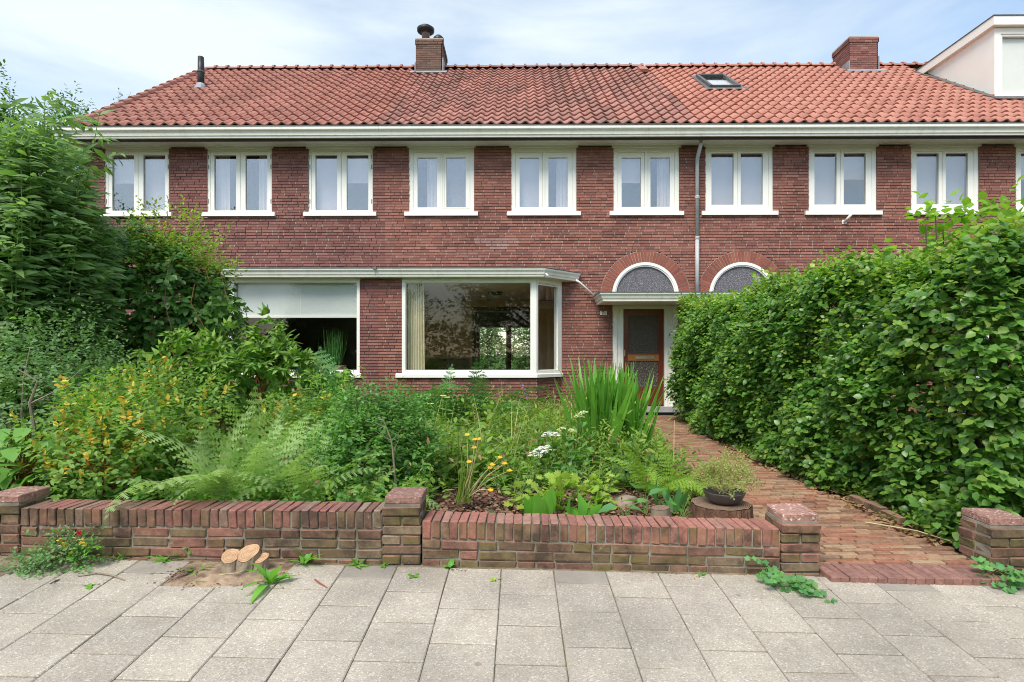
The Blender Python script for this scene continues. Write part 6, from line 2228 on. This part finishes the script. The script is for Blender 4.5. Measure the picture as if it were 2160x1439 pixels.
# ------------------------------------------------------------------ pavement edge: fresh stump, weeds, twigs
sa = MB()
n = 26
cx_, cy_ = -1.60, 3.14
sa.v.append((cx_ - .02, cy_ + .05, zpav(cx_, cy_) + .030))
for ring_, (f, hh) in enumerate(((.5, .018), (1.0, -.004))):
    for i in range(n):
        t = 2 * math.pi * i / n
        k = 1 + .07 * math.sin(3 * t) + .05 * math.sin(5 * t + 1)
        x = cx_ + .40 * f * k * max(-.78, min(.78, math.cos(t))); y = cy_ + .22 * f * k * max(-.75, min(.85, math.sin(t)))
        sa.v.append((x, min(y, 3.32), zpav(x, y) + hh))
for i in range(n):
    j = (i + 1) % n
    sa.f.append((0, 1 + i, 1 + j)); sa.f.append((1 + i, 1 + n + i, 1 + n + j, 1 + j))
o = sa.build('sandy_patch', 'sawdust', kind='structure', smooth=True)
o['label'] = 'patch of sandy soil and sawdust where pavement slabs are missing'
n = 520
a = RNG.uniform(0, 6.28, n); r = np.sqrt(RNG.uniform(0, 1, n)) * RNG.choice([1.0, 1.0, 1.35], n)
X = cx_ + .34 * r * np.cos(a); Y = np.minimum(cy_ + .17 * r * np.sin(a), 3.29)
Z = np.array([zpav(x, y) for x, y in zip(X, Y)]) + .012 * np.clip(1 - r, 0, 1) + .004
lv = Leaves().add(leaf_t(.5, .3, .2), np.stack([X, Y, Z], 1), rv(n) * [1, 1, .3], UP + rv(n, .5), RNG.uniform(.006, .022, n))
tag(lv.build('wood_chips', 'bark_chip'), 'loose soil crumbs and wood chips around the fresh stump', kind='stuff')
FS = empty('cut_stump', (-1.56, 3.16, .03), 'freshly sawn stump of three pale stems in the sandy patch on the pavement', 'stump')
for (px, py, r, h, lx, ly) in ((490, 1195, .050, .088, -.20, .50), (520, 1200, .058, .108, .20, .55), (546, 1200, .039, .080, .25, .45)):
    Y = 3.17; X = gx(px, Y); z0 = zpav(X, Y)
    m = MB(); n = 26
    lean = Vector((lx * .05, 0, 0))
    zs = []
    for rr, t in ((1.45, -.1), (1.12, .25), (1.02, .7), (.99, 1.0)):
        for i in range(n):
            a = 2 * math.pi * i / n
            q = r * rr * (1 + .05 * math.sin(3 * a) + random.uniform(-.09, .09) * (1 if t < .9 else .45))
            zt_ = h * t + (t if t > 0 else 0) * q * (lx * math.cos(a) * .5 + ly * math.sin(a))
            m.v.append((X + lean.x * t + q * math.cos(a), Y + q * math.sin(a), z0 + zt_))
    for a_ in range(3):
        for i in range(n):
            j = (i + 1) % n
            m.f.append((a_ * n + i, a_ * n + j, (a_ + 1) * n + j, (a_ + 1) * n + i))
    stem = m.build('stem', 'bark_pale', FS)
    c = Vector((X + lean.x, Y, z0 + h))
    k = MB(); k.v = [tuple((Vector(v) - c) * .985 + Vector((0, 0, .002))) for v in m.v[-n:]]; k.f = [tuple(range(n))]
    put('cut_face', k.mesh('cut_face'), stem, tuple(c), mat='cut_wood')

def rosette(name, label, cat, px, py, Y, n, L, w, mat, seed, up=.5, droop=.5):
    X = gx(px, Y); z0 = zpav(X, Y) + .004
    root = empty(name, (X, Y, z0), label, cat)
    rd = random.Random(seed)
    me = [Leaves().add(leaf_t(w, .2, droop * (.6 + .4 * q)), [(0, 0, 0)], [(0, 1, 0)], [(0, 0, 1)], 1.0).mesh('leaf') for q in range(3)]
    for i in range(n):
        s = L * rd.uniform(.6, 1.15)
        put('leaf', rd.choice(me), root, (X + rd.uniform(-.012, .012), Y + rd.uniform(-.012, .012), z0), (up * rd.uniform(.5, 1.8), rd.uniform(-.3, .3), 2.4 * i + rd.uniform(-.4, .4)), (s, s, s), mat=mat)
    return root
rosette('dandelion', 'large dandelion rosette on the corner of the sandy patch', 'dandelion', 570, 1240, 3.03, 13, .16, .26, 'weed_rosette', 1, .7)
rosette('dandelion', 'dandelion growing from the wall foot right of the fresh stump', 'dandelion', 640, 1190, 3.28, 8, .13, .30, 'weed_rosette', 2, 1.0)
rosette('dandelion', 'small dandelion at the wall foot below the middle pier', 'dandelion', 752, 1195, 3.27, 9, .07, .34, 'weed_rosette', 3, .8)
rosette('small_weed', 'little weed in the pavement joint right of the middle pier', 'weed', 812, 1192, 3.27, 8, .035, .6, 'weed_rosette', 4, .7)
rosette('small_weed', 'tiny weed at the wall foot below the coping start', 'weed', 950, 1196, 3.27, 7, .05, .6, 'weed_rosette', 5, .9)
rosette('small_weed', 'flat tiny weed lying in a slab joint near the middle pier', 'weed', 872, 1220, 3.16, 8, .03, .6, 'weed_rosette', 6, .4)
rosette('small_weed', 'sparse weed in the joint below the red crack', 'weed', 1045, 1222, 3.14, 5, .028, .5, 'lime_leaf', 7, .6)
rosette('small_weed', 'thin weed at the wall foot left of the trailing columbine', 'weed', 1480, 1200, 3.26, 6, .05, .3, 'weed_rosette', 8, .7)
rosette('small_weed', 'sprig of green leaflets lying loose on the left slabs', 'weed', 190, 1278, 2.95, 7, .06, .3, 'weed_rosette', 9, .2)
def tuft(label, px, Y, n, h, seed, mat='weed_rosette'):
    X = gx(px, Y); z0 = zpav(X, Y)
    root = empty('grass_tuft', (X, Y, z0), label, 'grass')
    r = np.random.default_rng(seed)
    a = r.uniform(0, 6.28, n)
    Leaves().add(leaf_blade(.09, .45), np.stack([X + r.normal(size=n) * .02, Y + r.normal(size=n) * .012, np.full(n, z0)], 1),
                 np.stack([np.cos(a), np.sin(a), r.uniform(.3, 1.4, n)], 1), np.tile(UP, (n, 1)) + rv(n, .2), h * r.uniform(.5, 1.1, n)).build('blades', mat, root)
tuft('grass tuft on the left edge of the sandy patch', 420, 3.16, 26, .11, 1)
tuft('grass tuft at the wall foot left of the fresh stump', 345, 3.27, 20, .12, 2)
tuft('small grass tuft next to the rose seedling at the wall', 245, 3.28, 16, .10, 3)
tuft('sparse lime grass at the front of the sandy patch', 415, 3.04, 18, .07, 4, 'lime_leaf')
def trailing(label, px0, px1, py0, py1, Y, n, seed, size=.042, mat='blue_leaf', name='columbine', tmpl=None):
    root = empty(name, (gx((px0 + px1) / 2, Y), Y, 0), label, name)
    r = np.random.default_rng(seed)
    t = r.uniform(0, 1, n)
    X = np.array([gx(px0 + (px1 - px0) * q, Y) for q in t])
    Yv = Y - r.uniform(0, .20, n) - .05 * t
    ztop = gz(py0, Y) * (1 - t) + gz(py1, Y) * t
    zb = np.array([zpav(x, y) for x, y in zip(X, Yv)])
    Z = zb + (np.maximum(ztop - zb, .02)) * r.uniform(.05, 1, n)
    tm = tmpl or leaf_lobed(4, .28)
    lv = Leaves()
    base = np.stack([X, Yv, Z], 1)
    for k in range(3):
        a = -1.57 + (k - 1) * 1.25 + r.uniform(-.3, .3, n)
        d = np.stack([np.cos(a), np.sin(a) * .8, np.full(n, -.15)], 1)
        lv.add(tm, base + d * size * .12, d + rv(n, .15), np.tile([0, -.75, .8], (n, 1)) + rv(n, .25), size * r.uniform(.8, 1.2, n))
    lv.build('foliage', mat, root)
    st = MB()
    b0 = (gx(px0 + (px1 - px0) * .35, Y), Y, zpav(gx(px0, Y), Y))
    for q in base:
        st.tube([b0, tuple((Vector(b0) + Vector(q)) / 2 + Vector((0, -.01, .04))), tuple(q)], [.0025, .002, .0015], 4)
    st.build('stems', 'stem_green', root)
    return root
trailing('columbine leaves trailing from the wall foot below the right pier', 1578, 1665, 1160, 1205, 3.28, 22, 1, .033)
trailing('columbine leaves creeping onto the slabs at the threshold corner', 1650, 1715, 1190, 1222, 3.22, 14, 2, .033)
trailing('columbine spilling from the foot of the lone gate pier', 2035, 2165, 1160, 1195, 3.34, 30, 3, .038)
# rose seedling on the pavement at the left
RS = empty('rose_seedling', (gx(130, 3.24), 3.24, .06), 'small rose bush with one red bloom growing from the pavement at the left pier', 'rose')
lv = Leaves()
p, d = blob(300, (gx(135, 3.2), 3.2, .115), (.20, .08, .12), 55, .3, .25, -.6)
p2, d2 = blob(120, (gx(80, 3.15), 3.12, .08), (.16, .07, .04), 56, .3, .25, -.4)
for pp, dd in ((p, d), (p2, d2)):
    pp[:, 2] = np.maximum(pp[:, 2], zpav(-2.7, 3.2) + .01)
    sprays(lv, OVW, pp, dd + UP * .3 + rv(len(pp), .4), 5, .05, .018, .1)
lv.build('foliage', 'grey_leaf', RS)
k = 26
pq = np.stack([RNG.uniform(gx(170, 3.2), gx(210, 3.2), k), np.full(k, 3.15), RNG.uniform(.08, .2, k)], 1)
sprays(Leaves(), OVW, pq, rv(k) + UP, 5, .05, .022).build('clover_leaves', 'weed_rosette', RS)
k = 9
pq = np.stack([RNG.uniform(gx(140, 3.2), gx(215, 3.2), k), np.full(k, 3.13), RNG.uniform(.17, .235, k)], 1)
sprays(Leaves(), OVW, pq, rv(k) + UP, 4, .04, .02).build('golden_tips', 'spirea_gold', RS)
h = Vector((gx(167, 3.1), 3.1, gz(1128, 3.1)))
Leaves().add(OVW, np.tile([h.x, h.y, h.z], (14, 1)) + rv(14, .003), rv(14) + UP * .5, rv(14), .017).build('bloom', 'petal_red', RS)
st = MB(); branches(st, (gx(130, 3.24), 3.24, .05), [tuple(q) for q in p[:12]] + [tuple(h)], .004, .0015, .04); st.build('stems', 'stem_red', RS)

def twig(label, pts, r, mat, cat='twig', name='fallen_twig'):
    P = [(gx(x, Y), Y, zpav(gx(x, Y), Y) + .006 + dz) for x, Y, dz in pts]
    o = MB().tube(P, r, 5).build(name, mat)
    tag(o, label, cat)
twig('pale dry stick lying across the left slabs', [(165, 3.06, 0), (205, 3.09, .008), (240, 3.07, .004), (263, 3.03, 0)], [.003, .005, .005, .002], 'bark_pale')
twig('thin pale root strand across the sandy patch', [(455, 3.09, .01), (500, 3.08, .03), (545, 3.16, .035)], [.002, .0025, .002], 'stem_straw')
twig('brown dried flower stalk on the slab right of the sandy patch', [(664, 3.09, 0), (672, 3.05, .004), (690, 3.0, 0)], [.004, .005, .003], 'stem_red')
twig('dark wood sliver in the slab joint on the left', [(105, 2.97, 0), (118, 3.0, .004), (126, 3.02, 0)], [.002, .005, .002], 'bark')
twig('dark bark strip on the left rim of the sandy patch', [(372, 3.06, .006), (395, 3.10, .012), (408, 3.15, .006)], [.004, .008, .004], 'bark')
# cut stalk lying on the path edge
o = MB().tube([(2.55, 4.2, .03), (2.75, 3.95, .045), (2.86, 3.75, .03)], [.006, .005, .003], 5).build('cut_stalk', 'stem_straw')
tag(o, 'cut straw-coloured stalk lying along the path edge by the lone pier', 'stalk')
# moss and crumbs in the joints
n = 1500
ci = RNG.integers(-14, 16, n)
X = -.096 + .3 * ci + RNG.normal(size=n) * .004
Y = 3.28 - RNG.uniform(0, 1, n) ** 2.2 * 1.2
Z = np.array([zpav(x, y) for x, y in zip(X, Y)]) - .006
lv = Leaves().add(SML, np.stack([X, Y, Z], 1), rv(n) * [.6, 1, .5] + UP * .25, UP + rv(n, .4), RNG.uniform(.006, .014, n))
tag(lv.build('joint_moss', 'weed_leaf'), 'flecks of moss in the joints between the slabs', kind='stuff')
n = 700
X = RNG.uniform(-3.2, 3.0, n); Y = 3.29 - np.abs(RNG.normal(size=n)) * .035
Z = np.array([zpav(x, y) for x, y in zip(X, Y)]) + .003
lv = Leaves().add(leaf_t(.5, .3, .2), np.stack([X, Y, Z], 1), rv(n) * [1, 1, .2], UP + rv(n, .4), RNG.uniform(.006, .018, n))
tag(lv.build('wall_foot_litter', 'dry_leaf'), 'brown plant crumbs along the wall foot', kind='stuff')

# ------------------------------------------------------------------ things in the end house's bay
gb = empty('plant_basket', (gx(700, 11.75), 11.75, .80), 'wicker basket of tall grassy plant inside the blinded bay window', 'basket')
bx, by, bz = gx(705, 11.78), 11.78, .80
m = MB()
for r_ in range(7):
    for i in range(20):
        a, b = 2 * math.pi * i / 20, 2 * math.pi * (i + 1) / 20
        rr = .22 + .006 * (1 if (i + r_) % 2 else -1) + .004 * r_
        z = bz + .035 * r_
        m.quad((bx + rr * math.cos(a), by + rr * .7 * math.sin(a), z), (bx + rr * math.cos(b), by + rr * .7 * math.sin(b), z), (bx + rr * math.cos(b), by + rr * .7 * math.sin(b), z + .031), (bx + rr * math.cos(a), by + rr * .7 * math.sin(a), z + .031))
m.build('basket', 'basket', gb)
n = 150
a = RNG.uniform(0, 6.28, n)
Leaves().add(leaf_blade(.02, .35), np.tile([bx, by, bz + .15], (n, 1)) + rv(n, .06) * [1, .7, 0], np.stack([np.cos(a) * .7, np.sin(a) * .25, RNG.uniform(1, 2, n)], 1), np.stack([np.cos(a), np.sin(a), np.zeros(n)], 1), RNG.uniform(.4, .85, n)).build('grass_blades', 'fern_dark', gb)

# ------------------------------------------------------------------ trees
def tree(label, X, Y, z0, H, crown_r, crown_h, n, seed, mat='tree_leaf', size=.16, nleaf=6, airy=False, nlimb=16, name='leafy_tree'):
    rd = random.Random(seed)
    root = empty(name, (X, Y, z0), label, 'tree')
    m = MB()
    zc = z0 + H - crown_h / 2
    top = Vector((X + rd.uniform(-.3, .3), Y, z0 + H * .82))
    tr = H * .022
    m.tube([(X, Y, z0 - .2), (X + .05, Y, z0 + H * .3), ((X + top.x) / 2, Y, z0 + H * .6), tuple(top)], [tr * 1.3, tr, tr * .6, tr * .15], 8)
    C, D = [], []
    tips = []
    for i in range(nlimb):
        u = unit(np.array([[rd.gauss(0, 1), rd.gauss(0, 1), rd.gauss(.2, .7)]]))[0]
        f = rd.uniform(.6, 1.0)
        t = Vector((X + u[0] * crown_r * f, Y + u[1] * crown_r * f, zc + u[2] * crown_h / 2 * f))
        s0 = Vector((X, Y, z0 + H * rd.uniform(.28, .7)))
        mid = (s0 + t) / 2 + Vector((0, 0, crown_h * .06))
        m.tube([s0, mid, t], [tr * .4, tr * .22, tr * .05], 5)
        tips.append((mid.lerp(t, .6), t))
        for k in range(4):
            e = mid.lerp(t, rd.uniform(.2, .9)); e2 = e + Vector((rd.gauss(0, .14), rd.gauss(0, .14), rd.gauss(.06, .1))) * crown_r
            m.tube([e, e2], [tr * .1, tr * .03], 4)
            tips.append((e, e2))
    per = max(1, n // len(tips))
    for a, b in tips:
        c = np.array(b)[None] + rv(per, crown_r * (.085 if airy else .14))
        C.append(c); D.append(unit(c - np.array([X, Y, zc - crown_h * .2])[None]) + rv(per, .5))
    C, D = np.concatenate(C), np.concatenate(D)
    m.build('trunk', 'bark', root)
    lv = Leaves()
    sprays(lv, leaf_s(.5), C, D + UP * .2, nleaf, size * 2.6, size, .2)
    lv.build('crown', mat, root)
# beyond the end of the terrace
tree('dense dark tree rising above the butterfly bush left of the roof', gx(60, 15), 15.0, 0, 8.7, 2.2, 5.2, 5600, 5, size=.12)
tree('thin airy tree with see-through crown beside the roof edge', gx(185, 19), 19.0, 0, 10.9, 1.9, 5.0, 700, 6, size=.085, airy=True, nlimb=12)
tree('small airy tree peeping over the lower roof edge', gx(252, 20.5), 20.5, 0, 10.1, 1.1, 3.6, 420, 7, size=.08, airy=True, nlimb=9)
# garden behind, seen through the house
for i, (x, s) in enumerate(((-2.3, 1.5), (-.3, 1.7), (1.6, 1.5))):
    lv = Leaves()
    x *= 1.2
    root = empty('garden_bush', (x, 29, 0), ('pale green back garden bush seen through the garden doors, left pane side', 'pale green back garden bush straight behind the garden doors', 'pale green back garden bush behind the right garden door pane')[i], 'bush')
    p, d = blob(2200, (x, 29, 2.1), (1.7, 1.1, s + .8), 200 + i, .4, .12)
    sprays(lv, OV, p, d + UP * .3 + rv(len(p), .4), 5, .25, .12)
    lv.build('foliage', 'garden_leaf', root)
    st = MB(); branches(st, (x, 29, 0), [tuple(q) for q in p[:10]], .03, .008); st.build('stems', 'bark', root)
# across the street, mirrored in the panes
tree('big street tree across the road, mirrored in the clear bay window', 1.4, -13.5, -.6, 8.8, 4.8, 7.0, 5200, 11, size=.22)
tree('street tree across the road to the left, mirrored in the first upper window', -25.5, -13.0, -.6, 11.8, 3.2, 6.5, 2000, 12, size=.22)
tree('street tree across the road mirrored low in the second upper window', -18.6, -13.0, -.6, 10.9, 2.2, 5.5, 1200, 13, size=.22)
tree('round street tree across the road behind the photographer, mirrored at the pier', -8.5, -15.0, -.6, 5.6, 3.2, 4.2, 1800, 14, size=.22)
tree('street tree across the road to the right, mirrored in the slanted bay light', 8.5, -14.0, -.6, 7.2, 3.6, 5.2, 1900, 15, size=.22)
hr = empty('street_hedge', (0, -11.5, -.6), 'long dark hedge across the road, mirrored low in the bay windows', 'hedge')
lv = Leaves()
n = 5200
q = np.stack([RNG.uniform(-34, 26, n), -11.5 + RNG.uniform(-.4, .5, n), -.5 + RNG.uniform(0, 1, n) ** .8 * 3.4], 1)
q[:, 2] += .35 * np.sin(q[:, 0] * .9) * (q[:, 2] + .5) / 2.9
sprays(lv, leaf_s(.6), q, np.tile([0, 1, .3], (n, 1)) + rv(n, .4), 5, .5, .26)
lv.build('foliage', 'tree_leaf', hr)
m = MB()
for i in range(40):
    x = -33 + i * 1.5
    m.tube([(x, -11.6, -.7), (x + .1, -11.6, .8), (x, -11.5, 1.9)], [.05, .04, .02], 5)
m.build('stems', 'bark', hr)
# neighbouring garden beyond the end house
for i, (x, y, r, h) in enumerate(((-12.5, 9.5, 1.5, 1.5), (-14.5, 12.5, 1.8, 1.9), (-16.0, 8.5, 1.7, 1.4))):
    shrub('garden_bush', ('round green bush beyond the butterfly bush, nearest the end wall', 'tall green bush standing far back beyond the end wall', 'low green bush at the far left of the neighbouring garden')[i], 'bush',
          (x, y, h), (r, r, h), OV, 'climber_leaf', 900, 5, .3, .15, 300 + i, 'bark', shell=.5, base=(x, y, -.03))
